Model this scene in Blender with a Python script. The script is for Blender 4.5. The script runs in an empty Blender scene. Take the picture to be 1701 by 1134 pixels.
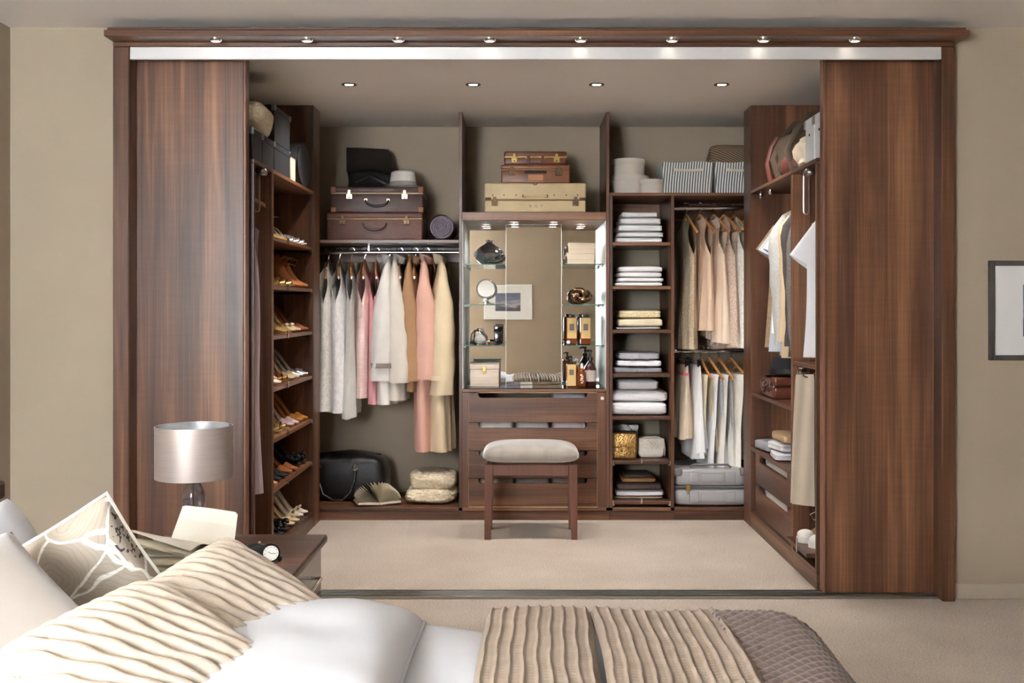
import bpy, bmesh, math, random
from mathutils import Vector, Matrix, Euler, noise
R = math.radians
PI = math.pi
SC = bpy.context.scene
COL = SC.collection

# ---------------------------------------------------------------- camera
F = 1777.0                      # focal length in pixels of the 1701-wide frame
CZ = 1.23                       # eye height
cam_d = bpy.data.cameras.new('camera')
cam_d.sensor_width = 36.0
cam_d.lens = F / 1701.0 * 36.0
cam_d.shift_x = -(866 - 850.5) / 1701.0
cam_d.shift_y = -(567 - 508) / 1701.0
cam_d.clip_start = 0.02
cam = bpy.data.objects.new('camera', cam_d)
COL.objects.link(cam)
cam.location = (0, 0, CZ)
cam.rotation_euler = (R(90), 0, 0)
SC.camera = cam

# ---------------------------------------------------------------- world, daylight, exposure
w = bpy.data.worlds.new('world')
SC.world = w
w.use_nodes = True
w.node_tree.nodes['Background'].inputs[0].default_value = (0.75, 0.82, 0.95, 1)
w.node_tree.nodes['Background'].inputs[1].default_value = 0.6
SC.view_settings.view_transform = 'Standard'
SC.view_settings.look = 'None'
SC.view_settings.gamma = 1.0
SC.view_settings.use_curve_mapping = False
SC.view_settings.exposure = 1.1


def area(name, loc, rot, sx, sy, power, col=(1, 1, 1), spread=180):
    l = bpy.data.lights.new(name, 'AREA')
    l.shape = 'RECTANGLE'; l.size = sx; l.size_y = sy
    l.energy = power; l.color = col; l.spread = R(spread)
    o = bpy.data.objects.new(name, l); COL.objects.link(o)
    o.location = loc; o.rotation_euler = rot
    return o


# daylight through the bedroom window behind the camera on the left: the photograph's shadows fall away from it
area('window_rear_left_offscreen', (-1.52, -0.84, 1.55), (R(90), 0, R(180)), 1.0, 1.35, 150, (1, 0.985, 0.96))

# ---------------------------------------------------------------- helpers
def lin(c):
    return tuple(((v / 255.0) / 12.92 if v / 255.0 <= 0.04045 else ((v / 255.0 + 0.055) / 1.055) ** 2.4) for v in c) + (1.0,)


def P(px, py, Y):
    return Vector(((px - 866) * Y / F, Y, CZ - (py - 508) * Y / F))


class NT:
    """tiny node-tree writer"""
    def __init__(s, name):
        s.m = bpy.data.materials.new(name); s.m.use_nodes = True
        s.t = s.m.node_tree
        s.bsdf = s.t.nodes['Principled BSDF']

    def n(s, typ, **kw):
        nd = s.t.nodes.new(typ)
        for k, v in kw.items():
            if k.startswith('i_'):
                key = k[2:]
                key = int(key) if key.isdigit() else key.replace('_', ' ')
                nd.inputs[key].default_value = v
            else:
                setattr(nd, k, v)
        return nd

    def l(s, a, b):
        s.t.links.new(a, b)


MATS = {}


def mat(name, col, rough=0.5, metal=0.0, var=0.12, vs=8.0, bump=0.0, bs=150.0, coat=0.0, stretch=(1, 1, 1),
        sheen=0.0, trans=0.0, ior=1.45, emit=0.0, aniso=0.0, sss=0.0):
    if name in MATS:
        return MATS[name]
    t = NT(name); b = t.bsdf
    c = lin(col)
    tc = t.n('ShaderNodeTexCoord')
    mp = t.n('ShaderNodeMapping'); mp.inputs['Scale'].default_value = stretch
    t.l(tc.outputs['Object'], mp.inputs['Vector'])
    nz = t.n('ShaderNodeTexNoise'); nz.inputs['Scale'].default_value = vs; nz.inputs['Detail'].default_value = 4
    t.l(mp.outputs[0], nz.inputs['Vector'])
    rp = t.n('ShaderNodeValToRGB')
    rp.color_ramp.elements[0].position = 0.3; rp.color_ramp.elements[1].position = 0.7
    rp.color_ramp.elements[0].color = tuple(max(0, v * (1 - var)) for v in c[:3]) + (1,)
    rp.color_ramp.elements[1].color = tuple(min(1, v * (1 + var)) for v in c[:3]) + (1,)
    t.l(nz.outputs['Fac'], rp.inputs[0])
    t.l(rp.outputs[0], b.inputs['Base Color'])
    b.inputs['Roughness'].default_value = rough
    b.inputs['Metallic'].default_value = metal
    b.inputs['Coat Weight'].default_value = coat
    b.inputs['Coat Roughness'].default_value = 0.15
    b.inputs['Sheen Weight'].default_value = sheen
    b.inputs['Transmission Weight'].default_value = trans
    b.inputs['IOR'].default_value = ior
    b.inputs['Anisotropic'].default_value = aniso
    if emit:
        b.inputs['Emission Color'].default_value = c
        b.inputs['Emission Strength'].default_value = emit
    if bump:
        n2 = t.n('ShaderNodeTexNoise'); n2.inputs['Scale'].default_value = bs; n2.inputs['Detail'].default_value = 2
        t.l(mp.outputs[0], n2.inputs['Vector'])
        bp = t.n('ShaderNodeBump'); bp.inputs['Strength'].default_value = bump; bp.inputs['Distance'].default_value = 0.004
        t.l(n2.outputs['Fac'], bp.inputs['Height'])
        t.l(bp.outputs[0], b.inputs['Normal'])
    MATS[name] = t.m
    return t.m


def wood(name, axis, c0=(42, 25, 16), c1=(92, 58, 39), c2=(140, 97, 67), rough=0.36):
    """walnut: grain runs along axis; matched boards about 9 cm wide"""
    t = NT(name); b = t.bsdf
    tc = t.n('ShaderNodeTexCoord'); oi = t.n('ShaderNodeObjectInfo')
    mul = t.n('ShaderNodeMath', operation='MULTIPLY'); mul.inputs[1].default_value = 7.3
    t.l(oi.outputs['Random'], mul.inputs[0])
    cx = t.n('ShaderNodeCombineXYZ')
    for i in range(3):
        t.l(mul.outputs[0], cx.inputs[i])
    add = t.n('ShaderNodeVectorMath', operation='ADD')
    t.l(tc.outputs['Object'], add.inputs[0]); t.l(cx.outputs[0], add.inputs[1])
    sp = t.n('ShaderNodeSeparateXYZ'); t.l(add.outputs[0], sp.inputs[0])
    idx = {'X': 0, 'Y': 1, 'Z': 2}[axis]
    oth = [i for i in range(3) if i != idx]
    sm = t.n('ShaderNodeMath', operation='ADD')
    t.l(sp.outputs[oth[0]], sm.inputs[0]); t.l(sp.outputs[oth[1]], sm.inputs[1])
    dv = t.n('ShaderNodeMath', operation='DIVIDE'); dv.inputs[1].default_value = 0.085
    t.l(sm.outputs[0], dv.inputs[0])
    fl = t.n('ShaderNodeMath', operation='FLOOR'); t.l(dv.outputs[0], fl.inputs[0])
    wn = t.n('ShaderNodeTexWhiteNoise', noise_dimensions='1D'); t.l(fl.outputs[0], wn.inputs['W'])

    def stretched(across, along, detail, scale=1.0, dist=0.0):
        mp = t.n('ShaderNodeMapping')
        v = [across] * 3; v[idx] = along
        mp.inputs['Scale'].default_value = v
        t.l(add.outputs[0], mp.inputs['Vector'])
        nz = t.n('ShaderNodeTexNoise'); nz.inputs['Scale'].default_value = scale
        nz.inputs['Detail'].default_value = detail; nz.inputs['Distortion'].default_value = dist
        t.l(mp.outputs[0], nz.inputs['Vector'])
        return nz.outputs['Fac']
    broad = stretched(13, 0.8, 4, 1.0, 0.7)
    fine = stretched(160, 2.2, 3)
    ripple = stretched(6, 70, 2)
    # combine
    def mad(a, k, c):
        m1 = t.n('ShaderNodeMath', operation='MULTIPLY_ADD')
        t.l(a, m1.inputs[0]); m1.inputs[1].default_value = k
        if isinstance(c, float):
            m1.inputs[2].default_value = c
        else:
            t.l(c, m1.inputs[2])
        return m1.outputs[0]
    v = mad(wn.outputs['Value'], 0.26, -0.27)
    v = mad(broad, 0.85, v)
    v = mad(fine, 0.42, v)
    v = mad(ripple, 0.08, v)
    rp = t.n('ShaderNodeValToRGB')
    e = rp.color_ramp.elements
    e[0].position = 0.22; e[0].color = lin(c0)
    e[1].position = 0.82; e[1].color = lin(c2)
    m = e.new(0.52); m.color = lin(c1)
    t.l(v, rp.inputs[0]); t.l(rp.outputs[0], b.inputs['Base Color'])
    b.inputs['Roughness'].default_value = rough
    bp = t.n('ShaderNodeBump'); bp.inputs['Strength'].default_value = 0.12; bp.inputs['Distance'].default_value = 0.002
    t.l(mad(ripple, 0.5, fine), bp.inputs['Height']); t.l(bp.outputs[0], b.inputs['Normal'])
    MATS[name] = t.m
    return t.m


def stripes(name, ca, cb, period, axes=(1, 1, 0), duty=0.5, rough=0.9, bump=0.0):
    t = NT(name); b = t.bsdf
    tc = t.n('ShaderNodeTexCoord')
    dt = t.n('ShaderNodeVectorMath', operation='DOT_PRODUCT'); dt.inputs[1].default_value = axes
    t.l(tc.outputs['Object'], dt.inputs[0])
    d = t.n('ShaderNodeMath', operation='DIVIDE'); d.inputs[1].default_value = period
    t.l(dt.outputs['Value'], d.inputs[0])
    fr = t.n('ShaderNodeMath', operation='FRACT'); t.l(d.outputs[0], fr.inputs[0])
    rp = t.n('ShaderNodeValToRGB')
    e = rp.color_ramp.elements
    e[0].position = duty - 0.06; e[0].color = lin(ca)
    e[1].position = duty + 0.06; e[1].color = lin(cb)
    t.l(fr.outputs[0], rp.inputs[0]); t.l(rp.outputs[0], b.inputs['Base Color'])
    b.inputs['Roughness'].default_value = rough
    MATS[name] = t.m
    return t.m


def tag(o, label=None, cat=None, group=None, kind=None):
    if label: o['label'] = label
    if cat: o['category'] = cat
    if group: o['group'] = group
    if kind: o['kind'] = kind
    return o


def thing(name, label, cat, loc=(0, 0, 0), rz=0.0, group=None, rot=None):
    o = bpy.data.objects.new(name, None); COL.objects.link(o)
    o.empty_display_size = 0.05
    o.location = loc
    o.rotation_euler = rot if rot is not None else (0, 0, rz)
    return tag(o, label, cat, group)


def kids(o):
    return [c for c in KIDS.get(o.name, [])]


KIDS = {}


def copy_tree(o, parent=None):
    c = o.copy(); COL.objects.link(c)
    c.parent = parent
    for ch in kids(o):
        k = copy_tree(ch, c)
    if parent is not None:
        KIDS.setdefault(parent.name, []).append(c)
    return c


class MB:
    """collects shapes into one mesh"""
    def __init__(s):
        s.bm = bmesh.new()

    def _fin(s, vs, M):
        if M is not None:
            for v in vs:
                v.co = M @ v.co

    def box(s, x0, x1, y0, y1, z0, z1, bev=0.0, seg=2, M=None):
        bm = s.bm if not bev else bmesh.new()
        vs = [bm.verts.new(p) for p in ((x0, y0, z0), (x1, y0, z0), (x1, y1, z0), (x0, y1, z0),
                                        (x0, y0, z1), (x1, y0, z1), (x1, y1, z1), (x0, y1, z1))]
        for f in ((3, 2, 1, 0), (4, 5, 6, 7), (0, 1, 5, 4), (1, 2, 6, 5), (2, 3, 7, 6), (3, 0, 4, 7)):
            bm.faces.new([vs[i] for i in f])
        if bev:
            bmesh.ops.bevel(bm, geom=list(bm.edges), offset=bev, segments=seg, profile=0.5, affect='EDGES')
            if M is not None:
                bm.transform(M)
            s.merge(bm)
        else:
            s._fin(vs, M)
        return s

    def merge(s, bm2):
        me = bpy.data.meshes.new('tmp'); bm2.to_mesh(me); bm2.free()
        s.bm.from_mesh(me); bpy.data.meshes.remove(me)

    def loft(s, rings, closed=True, cap=True, M=None):
        bm = s.bm; rows = []
        for r in rings:
            rows.append([bm.verts.new((M @ Vector(p)) if M is not None else p) for p in r])
        n = len(rows[0])
        for a, b in zip(rows, rows[1:]):
            for i in range(n if closed else n - 1):
                j = (i + 1) % n
                try:
                    bm.faces.new((a[i], a[j], b[j], b[i]))
                except ValueError:
                    pass
        if cap and closed:
            bm.faces.new(rows[0][::-1]); bm.faces.new(rows[-1])
        return s

    def tube(s, pts, r, n=8, cap=True, closed=False, M=None, flat=1.0):
        pts = [Vector(p) for p in pts]
        m = len(pts)
        rings = []; up = None
        for i, p in enumerate(pts):
            if closed:
                t = pts[(i + 1) % m] - pts[i - 1]
            else:
                t = (pts[min(i + 1, m - 1)] - pts[max(i - 1, 0)])
            t.normalize()
            if up is None:
                up = t.orthogonal().normalized()
                if abs(t.z) < 0.9:
                    up = Vector((0, 0, 1)) - t * t.z
                    up.normalize()
            up = (up - t * up.dot(t))
            if up.length < 1e-6:
                up = t.orthogonal()
            up.normalize()
            sd = t.cross(up)
            rr = r[i] if isinstance(r, (list, tuple)) else r
            rings.append([p + up * (math.cos(2 * PI * k / n) * rr) + sd * (math.sin(2 * PI * k / n) * rr * flat) for k in range(n)])
        if closed:
            rings.append(rings[0])
            s.loft(rings, True, False, M)
        else:
            s.loft(rings, True, cap, M)
        return s

    def lathe(s, prof, n=24, c=(0, 0, 0), sx=1.0, sy=1.0, M=None, cap=True):
        rings = []
        for r, z in prof:
            r = max(r, 1e-4)
            rings.append([Vector((c[0] + math.cos(2 * PI * k / n) * r * sx, c[1] + math.sin(2 * PI * k / n) * r * sy, c[2] + z)) for k in range(n)])
        return s.loft(rings, True, cap, M)

    def cyl(s, a, b, r, n=12, M=None):
        return s.tube([a, b], r, n, True, False, M)

    def grid(s, f, nu, nv, M=None, wrap=False):
        bm = s.bm
        g = []
        for j in range(nv + 1):
            row = []
            for i in range(nu if wrap else nu + 1):
                p = Vector(f(i / nu, j / nv))
                row.append(bm.verts.new(M @ p if M is not None else p))
            g.append(row)
        k = nu
        for j in range(nv):
            for i in range(k):
                i2 = (i + 1) % nu if wrap else i + 1
                bm.faces.new((g[j][i], g[j][i2], g[j + 1][i2], g[j + 1][i]))
        return s

    def soft(s, w, d, h, eh=0.25, ev=0.5, nu=36, nv=10, amp=0.0, fr=9.0, seed=0, layers=0, lg=0.02, M=None, c=(0, 0, 0), bow=0.0):
        """soft rounded box (superellipsoid) with optional stacked-fold grooves and lumps; base at z=0"""
        def se(a, e):
            return math.copysign(abs(a) ** e, a)
        rings = []
        for j in range(nv + 1):
            ph = -PI / 2 + PI * j / nv
            ph = max(-PI / 2 + 0.02, min(PI / 2 - 0.02, ph))
            cr = se(math.cos(ph), ev); zz = se(math.sin(ph), ev)
            z = (zz * 0.5 + 0.5) * h
            g = 1.0
            if layers:
                x = (zz * 0.5 + 0.5) * layers
                g = 1 - lg * (1 - abs(math.sin(PI * x))) ** 3
            ring = []
            for i in range(nu):
                th = 2 * PI * (i + 0.5) / nu
                x = se(math.cos(th), eh) * w / 2 * cr * g
                y = se(math.sin(th), eh) * d / 2 * cr * g
                p = Vector((x, y, z))
                if bow:
                    p.z += bow * h * (1 - (2 * x / w) ** 2) * (1 - (2 * y / d) ** 2) * (z / h)
                if amp:
                    q = Vector((x * fr + seed * 3.1, y * fr + seed * 1.7, z * fr * 1.6 + seed))
                    nv3 = noise.noise_vector(q)
                    k = 1.0 if z > h * 0.04 else 0.25
                    p += Vector((nv3.x, nv3.y, nv3.z * k * 0.7)) * amp
                    p.z = max(p.z, 0.0)
                ring.append(p + Vector(c))
            rings.append(ring)
        return s.loft(rings, True, True, M)

    def build(s, name, m, parent=None, smooth=True, angle=40, doubles=0.0, normals=True, loc=None, rot=None):
        if doubles:
            bmesh.ops.remove_doubles(s.bm, verts=list(s.bm.verts), dist=doubles)
        if normals:
            bmesh.ops.recalc_face_normals(s.bm, faces=list(s.bm.faces))
        me = bpy.data.meshes.new(name); s.bm.to_mesh(me); s.bm.free()
        if smooth:
            for p in me.polygons:
                p.use_smooth = True
            me.set_sharp_from_angle(angle=R(angle))
        if m is not None:
            me.materials.append(m)
        o = bpy.data.objects.new(name, me); COL.objects.link(o)
        if loc is not None: o.location = loc
        if rot is not None: o.rotation_euler = rot
        if parent is not None:
            o.parent = parent
            KIDS.setdefault(parent.name, []).append(o)
        return o


def bx(name, m, parent, x0, x1, y0, y1, z0, z1, bev=0.0012, seg=1):
    return MB().box(x0, x1, y0, y1, z0, z1, bev, seg).build(name, m, parent, smooth=False)


def struct(o):
    return tag(o, kind='structure')


def arc(c, r, a0, a1, n, plane='xz'):
    out = []
    for i in range(n + 1):
        a = R(a0 + (a1 - a0) * i / n)
        u, v = math.cos(a) * r, math.sin(a) * r
        if plane == 'xz': out.append(Vector((c[0] + u, c[1], c[2] + v)))
        elif plane == 'yz': out.append(Vector((c[0], c[1] + u, c[2] + v)))
        else: out.append(Vector((c[0] + u, c[1] + v, c[2])))
    return out


def sstep(x, a=0.0, b=1.0):
    x = max(0.0, min(1.0, (x - a) / (b - a)))
    return x * x * (3 - 2 * x)


def txt(name, s, size, m, parent, loc, rot, ext=0.0003):
    cu = bpy.data.curves.new(name, 'FONT'); cu.body = s; cu.size = size; cu.extrude = ext
    cu.align_x = 'CENTER'; cu.align_y = 'CENTER'
    o = bpy.data.objects.new('lettering_tmp', cu); COL.objects.link(o)
    dg = bpy.context.evaluated_depsgraph_get()
    me = bpy.data.meshes.new_from_object(o.evaluated_get(dg))
    bpy.data.objects.remove(o); bpy.data.curves.remove(cu)
    me.materials.clear(); me.materials.append(m)
    q = bpy.data.objects.new(name, me); COL.objects.link(q)
    q.location = loc; q.rotation_euler = rot; q.parent = parent
    KIDS.setdefault(parent.name, []).append(q)
    return q


# ---------------------------------------------------------------- materials
WZ = wood('walnut_vertical', 'Z')
WX = wood('walnut_along_x', 'X')
WY = wood('walnut_along_y', 'Y')
WALL = mat('wall_paint', (162, 146, 126), 0.85, var=0.03, vs=3, bump=0.05, bs=300)
WALLC = WALL
CEIL = mat('ceiling_paint', (240, 235, 229), 0.9, var=0.02, vs=2)
BASEB = mat('baseboard_paint', (172, 158, 139), 0.6, var=0.02)
ALU = mat('brushed_aluminium', (222, 219, 217), 0.42, 0.35, var=0.02)
CHROME = mat('chrome', (225, 225, 225), 0.12, 1.0, var=0.02)
STEEL = mat('satin_steel', (170, 168, 165), 0.3, 1.0, var=0.05)
BRASS = mat('aged_brass', (168, 138, 84), 0.35, 1.0, var=0.2, vs=40)
BRONZE = mat('dark_bronze', (90, 70, 50), 0.4, 0.9, var=0.2, vs=40)
DARKM = mat('dark_metal', (40, 38, 38), 0.4, 0.8)
EDGE = mat('pale_wood_edge', (196, 160, 118), 0.5, var=0.1)
HWOOD = mat('hanger_beech', (188, 126, 68), 0.35, var=0.18, vs=14, stretch=(1, 1, 4), coat=0.3)
BLACKL = mat('black_leather', (26, 22, 22), 0.32, var=0.25, vs=20, bump=0.35, bs=260)
MIRROR = mat('mirror_silver', (236, 238, 236), 0.01, 1.0, var=0.0)
GLASS = mat('glass', (225, 240, 234), 0.02, 0, var=0.0, trans=1.0, ior=1.45)
GLASSE = mat('glass_edge', (120, 165, 150), 0.15, 0, var=0.0, trans=0.6)
LAMPE = mat('lamp_glow', (255, 246, 228), 0.4, emit=9.0)
WHITEP = mat('white_panel', (226, 226, 226), 0.4, var=0.01)


def carpet():
    t = NT('carpet'); b = t.bsdf
    tc = t.n('ShaderNodeTexCoord')
    n1 = t.n('ShaderNodeTexNoise'); n1.inputs['Scale'].default_value = 2.2; n1.inputs['Detail'].default_value = 3
    n2 = t.n('ShaderNodeTexNoise'); n2.inputs['Scale'].default_value = 130; n2.inputs['Detail'].default_value = 3
    n3 = t.n('ShaderNodeTexVoronoi'); n3.inputs['Scale'].default_value = 260
    for n in (n1, n2, n3):
        t.l(tc.outputs['Object'], n.inputs['Vector'])
    m = t.n('ShaderNodeMath', operation='MULTIPLY_ADD'); m.inputs[1].default_value = 0.35
    t.l(n1.outputs['Fac'], m.inputs[0])
    k = t.n('ShaderNodeMath', operation='MULTIPLY'); k.inputs[1].default_value = 0.72
    t.l(n2.outputs['Fac'], k.inputs[0]); t.l(k.outputs[0], m.inputs[2])
    rp = t.n('ShaderNodeValToRGB'); e = rp.color_ramp.elements
    e[0].position = 0.32; e[0].color = lin((163, 144, 125))
    e[1].position = 0.68; e[1].color = lin((216, 200, 183))
    t.l(m.outputs[0], rp.inputs[0]); t.l(rp.outputs[0], b.inputs['Base Color'])
    b.inputs['Roughness'].default_value = 0.95
    b.inputs['Sheen Weight'].default_value = 0.3
    bp = t.n('ShaderNodeBump'); bp.inputs['Strength'].default_value = 0.7; bp.inputs['Distance'].default_value = 0.006
    t.l(n3.outputs['Distance'], bp.inputs['Height']); t.l(bp.outputs[0], b.inputs['Normal'])
    MATS['carpet'] = t.m
    return t.m


CARPET = carpet()

# ---------------------------------------------------------------- room shell
YF, YB, YW = 4.5, 6.14, 6.66      # room/closet plane, back-unit fronts, closet rear wall
XL, XR = -1.155, 1.275            # fronts of the side units
XCL, XCR = -1.74, 1.86            # closet side walls
XWL, XWR = -2.15, 2.9             # bedroom side walls
YR = -0.9                         # bedroom rear wall
HC, HI = 2.40, 2.345              # bedroom and closet ceiling heights

struct(bx('floor', CARPET, None, XWL - .1, XWR + .1, YR - .1, YW + .1, -0.08, 0, 0))
struct(bx('ceiling', CEIL, None, XWL - .1, XWR + .1, YR - .1, YF, HC, HC + .08, 0))
struct(bx('ceiling_closet', CEIL, None, XCL - .1, XCR + .1, YF + .006, YW + .1, HI, HC + .08, 0))
struct(bx('wall_left', WALL, None, XWL - .1, XWL, YR, YF + .1, 0, HC, 0))
struct(bx('wall_right', WALL, None, XWR, XWR + .1, YR, YF + .1, 0, HC, 0))
struct(bx('wall_rear', WALL, None, XWL - .1, XWR + .1, YR - .1, YR, 0, HC, 0))
struct(bx('wall_front_left', WALL, None, XWL, -1.702, YF, YF + .12, 0, HC, 0))
struct(bx('wall_front_right', WALL, None, 1.808, XWR, YF, YF + .12, 0, HC, 0))
struct(bx('wall_closet_left', WALL, None, XCL - .08, XCL, YF + .12, YW, 0, HI, 0))
struct(bx('wall_closet_right', WALL, None, XCR, XCR + .08, YF + .12, YW, 0, HI, 0))
struct(bx('wall_back', WALL, None, XCL - .08, XCR + .08, YW, YW + .1, 0, HI, 0))
for nm, a in (('baseboard_left', (XWL, XWL + .012, YR, YF, 0, .065)), ('baseboard_right', (XWR - .012, XWR, YR, YF, 0, .065)),
              ('baseboard_front_left', (XWL + .012, -1.702, YF - .012, YF, 0, .065)), ('baseboard_front_right', (1.808, XWR - .012, YF - .012, YF, 0, .065)),
              ('baseboard_rear', (XWL + .012, XWR - .012, YR, YR + .012, 0, .065))):
    struct(bx(nm, BASEB, None, *a, .003, 2))


def window(idx, c, wv, h, axis):
    """window frame with two panes on a bedroom wall"""
    fr = MB()
    t = .05
    def q(u0, u1, z0, z1, d0, d1):
        if axis == 'y':
            fr.box(c[0] + u0, c[0] + u1, c[1] + d0, c[1] + d1, c[2] + z0, c[2] + z1, .004, 1)
        else:
            fr.box(c[0] - d1, c[0] - d0, c[1] + u0, c[1] + u1, c[2] + z0, c[2] + z1, .004, 1)
    q(-wv / 2 - t, -wv / 2, -h / 2 - t, h / 2 + t, 0, .04); q(wv / 2, wv / 2 + t, -h / 2 - t, h / 2 + t, 0, .04)
    q(-wv / 2, wv / 2, -h / 2 - t, -h / 2, 0, .04); q(-wv / 2, wv / 2, h / 2, h / 2 + t, 0, .04)
    o = struct(fr.build('window_%d' % idx, mat('window_paint', (235, 235, 232), 0.4, var=.01), None, smooth=False))
    g = MB()
    for s in (-1, 1):
        u0, u1 = (-wv / 2, -.012) if s < 0 else (.012, wv / 2)
        if axis == 'y':
            g.box(c[0] + u0, c[0] + u1, c[1] + .006, c[1] + .012, c[2] - h / 2, c[2] + h / 2)
        else:
            g.box(c[0] - .012, c[0] - .006, c[1] + u0, c[1] + u1, c[2] - h / 2, c[2] + h / 2)
    g.build('pane', mat('daylit_pane', (225, 235, 245), 0.1, var=0, emit=1.2), o, smooth=False)


window(1, (-1.52, YR, 1.55), 1.0, 1.35, 'y')

# ---------------------------------------------------------------- fitted wardrobe
class Unit:
    """a thing whose parts are given in room coordinates"""
    def __init__(s, name, label, cat, loc, group=None):
        s.o = thing(name, label, cat, loc, 0, group); s.c = Vector(loc)

    def box(s, name, m, x0, x1, y0, y1, z0, z1, bev=.0012, parent=None):
        c = s.c
        return bx(name, m, parent or s.o, x0 - c.x, x1 - c.x, y0 - c.y, y1 - c.y, z0 - c.z, z1 - c.z, bev)

    def add(s, name, m, mb, parent=None, **kw):
        mb.bm.transform(Matrix.Translation(-s.c))
        return mb.build(name, m, parent or s.o, **kw)


T = .018
# frame, cornice and sliding-door track
u = Unit('wardrobe_surround', 'walnut frame with projecting cornice around the walk-in wardrobe opening', 'door frame', (.05, 4.46, 0))
u.box('jamb', WZ, -1.700, -1.632, 4.45, 4.62, 0, 2.309, .004)
u.box('jamb', WZ, 1.7505, 1.8055, 4.45, 4.62, 0, 2.309, .004)
u.box('header', WX, -1.700, 1.8055, 4.45, 4.60, 2.3095, 2.327, .002)
cor = MB().box(-1.700, 1.825, 4.35, 4.498, 2.3275, 2.354, .004, 2)
u.add('cornice', WX, cor, smooth=False)
u.box('cornice_molding', WX, -1.690, 1.815, 4.362, 4.498, 2.3545, 2.366, .003)
u.box('track_fascia', ALU, -1.6315, 1.750, 4.456, 4.47, 2.2565, 2.309, .002)
u.box('ceiling_track', DARKM, -1.6315, 1.750, 4.535, 4.60, 2.29, 2.309)
ft = MB().box(-1.6315, 1.750, 4.49, 4.60, 0.0005, .004)
for yy in (4.49, 4.525, 4.56, 4.594):
    ft.box(-1.6315, 1.750, yy, yy + .006, .004, .011)
u.add('floor_track', STEEL, ft, smooth=False)

# sliding doors
for nm, x0, x1, lab in (('sliding_door', -1.692, -1.1675, 'tall walnut sliding door behind the table lamp'),
                        ('sliding_door', 1.280, 1.80, 'tall walnut sliding door beside the framed wall picture')):
    u = Unit(nm, lab, 'door', ((x0 + x1) / 2, 4.56, .012), 'sliding wardrobe doors')
    u.box('panel', WZ, x0 + .012, x1 - .012, 4.541, 4.585, .012, 2.285, .002)
    ex = (x1 - .0115, x1) if x0 < 0 else (x0, x0 + .0115)
    u.box('edge_profile', wood('walnut_edge_' + ('a' if x0 < 0 else 'b'), 'Z', (74, 46, 36), (112, 72, 56), (140, 96, 76)), ex[0], ex[1], 4.536, 4.59, .012, 2.285, .003)

# eight cornice spotlights
for i in range(8):
    x = -1.2546 + .375 * i
    t = thing('cornice_spotlight', 'small round chrome spotlight under the walnut cornice', 'spotlight', (x, 4.392, 2.3272), 0, 'cornice spotlights')
    MB().lathe([(.027, 0), (.027, -.006), (.024, -.010), (.019, -.013), (.017, -.0105)], 24, cap=False).build('housing', CHROME, t)
    MB().lathe([(.0165, -.0095), (.0165, -.0115), (.008, -.0125), (.001, -.0128)], 20).build('lens', LAMPE, t)
    l = bpy.data.lights.new('cornice_spot_light', 'SPOT'); l.energy = 1.1; l.spot_size = R(100); l.spot_blend = .8; l.shadow_soft_size = .015
    l.color = (1, .95, .88)
    lo = bpy.data.objects.new('bulb', l); COL.objects.link(lo); lo.parent = t; lo.location = (0, 0, -.016)

# four recessed downlights in the closet ceiling
for px in (580, 786, 991, 1199):
    Y = F * (HI - CZ) / (508 - 140)
    x = (px - 866) * Y / F
    t = thing('downlight', 'recessed bronze downlight in the closet ceiling', 'downlight', (x, Y, HI), 0, 'closet ceiling downlights')
    MB().lathe([(.038, -.0005), (.038, -.004), (.030, -.005), (.026, -.001), (.022, -.0006)], 28, cap=False).build('trim_ring', BRONZE, t)
    MB().lathe([(.0215, -.0006), (.0215, -.003), (.001, -.0035)], 20).build('lens', LAMPE, t)
    l = bpy.data.lights.new('downlight_beam', 'SPOT'); l.energy = 27; l.spot_size = R(130); l.spot_blend = 1.0; l.shadow_soft_size = .05
    l.color = (1, .955, .90)
    lo = bpy.data.objects.new('bulb', l); COL.objects.link(lo); lo.parent = t; lo.location = (0, 0, -.02)

# ---- corner posts
for x0, x1, lab in ((XL - .03, XL, 'walnut corner post beside the shoe shelves'), (XR, XR + .03, 'walnut corner post beside the shirt cabinet')):
    o = MB().box(-.015, .015, -.085, .085, 0, HI - .002, .002, 1).build('corner_post', WZ, None, smooth=False)
    o.location = ((x0 + x1) / 2, 6.047, 0.0005)
    tag(o, lab, 'post', 'wardrobe corner posts')


# ---- left side units : front plane XL, behind to XCL
def side_unit(name, label, cat, sgn, y0, y1, xf, xb):
    """sgn -1 left (front faces +x), +1 right (front faces -x)"""
    lo, hi = min(xf, xb), max(xf, xb)
    u = Unit(name, label, cat, ((lo + hi) / 2, (y0 + y1) / 2, 0.0005))
    z0 = .072
    zt = 1.847
    u.box('side_panel', WZ, lo, hi, y0, y0 + T, z0, zt)
    u.box('side_panel', WZ, lo, hi, y1 - T, y1, z0, HI - .002 if y1 > 5.5 else zt)
    bk = (xb, xb + .008) if sgn < 0 else (xb - .008, xb)
    u.box('back_panel', WZ, bk[0], bk[1], y0 + T, y1 - T, z0, HI - .002)
    u.yy = (y0, y1 - T if y1 > 5.5 else y1)
    i0, i1 = (lo + .008, hi) if sgn < 0 else (lo, hi - .008)
    u.box('base_board', WY, i0, i1, y0 + T, y1 - T, z0, z0 + T)
    pf = (xf - .03, xf - .002) if sgn < 0 else (xf + .002, xf + .03)
    u.box('plinth', WY, pf[0], pf[1], y0, y1 + (.0 if y1 < 5.5 else 0), .0005, z0 - .001)
    u.i = (i0, i1, y0 + T, y1 - T)
    return u


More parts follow.
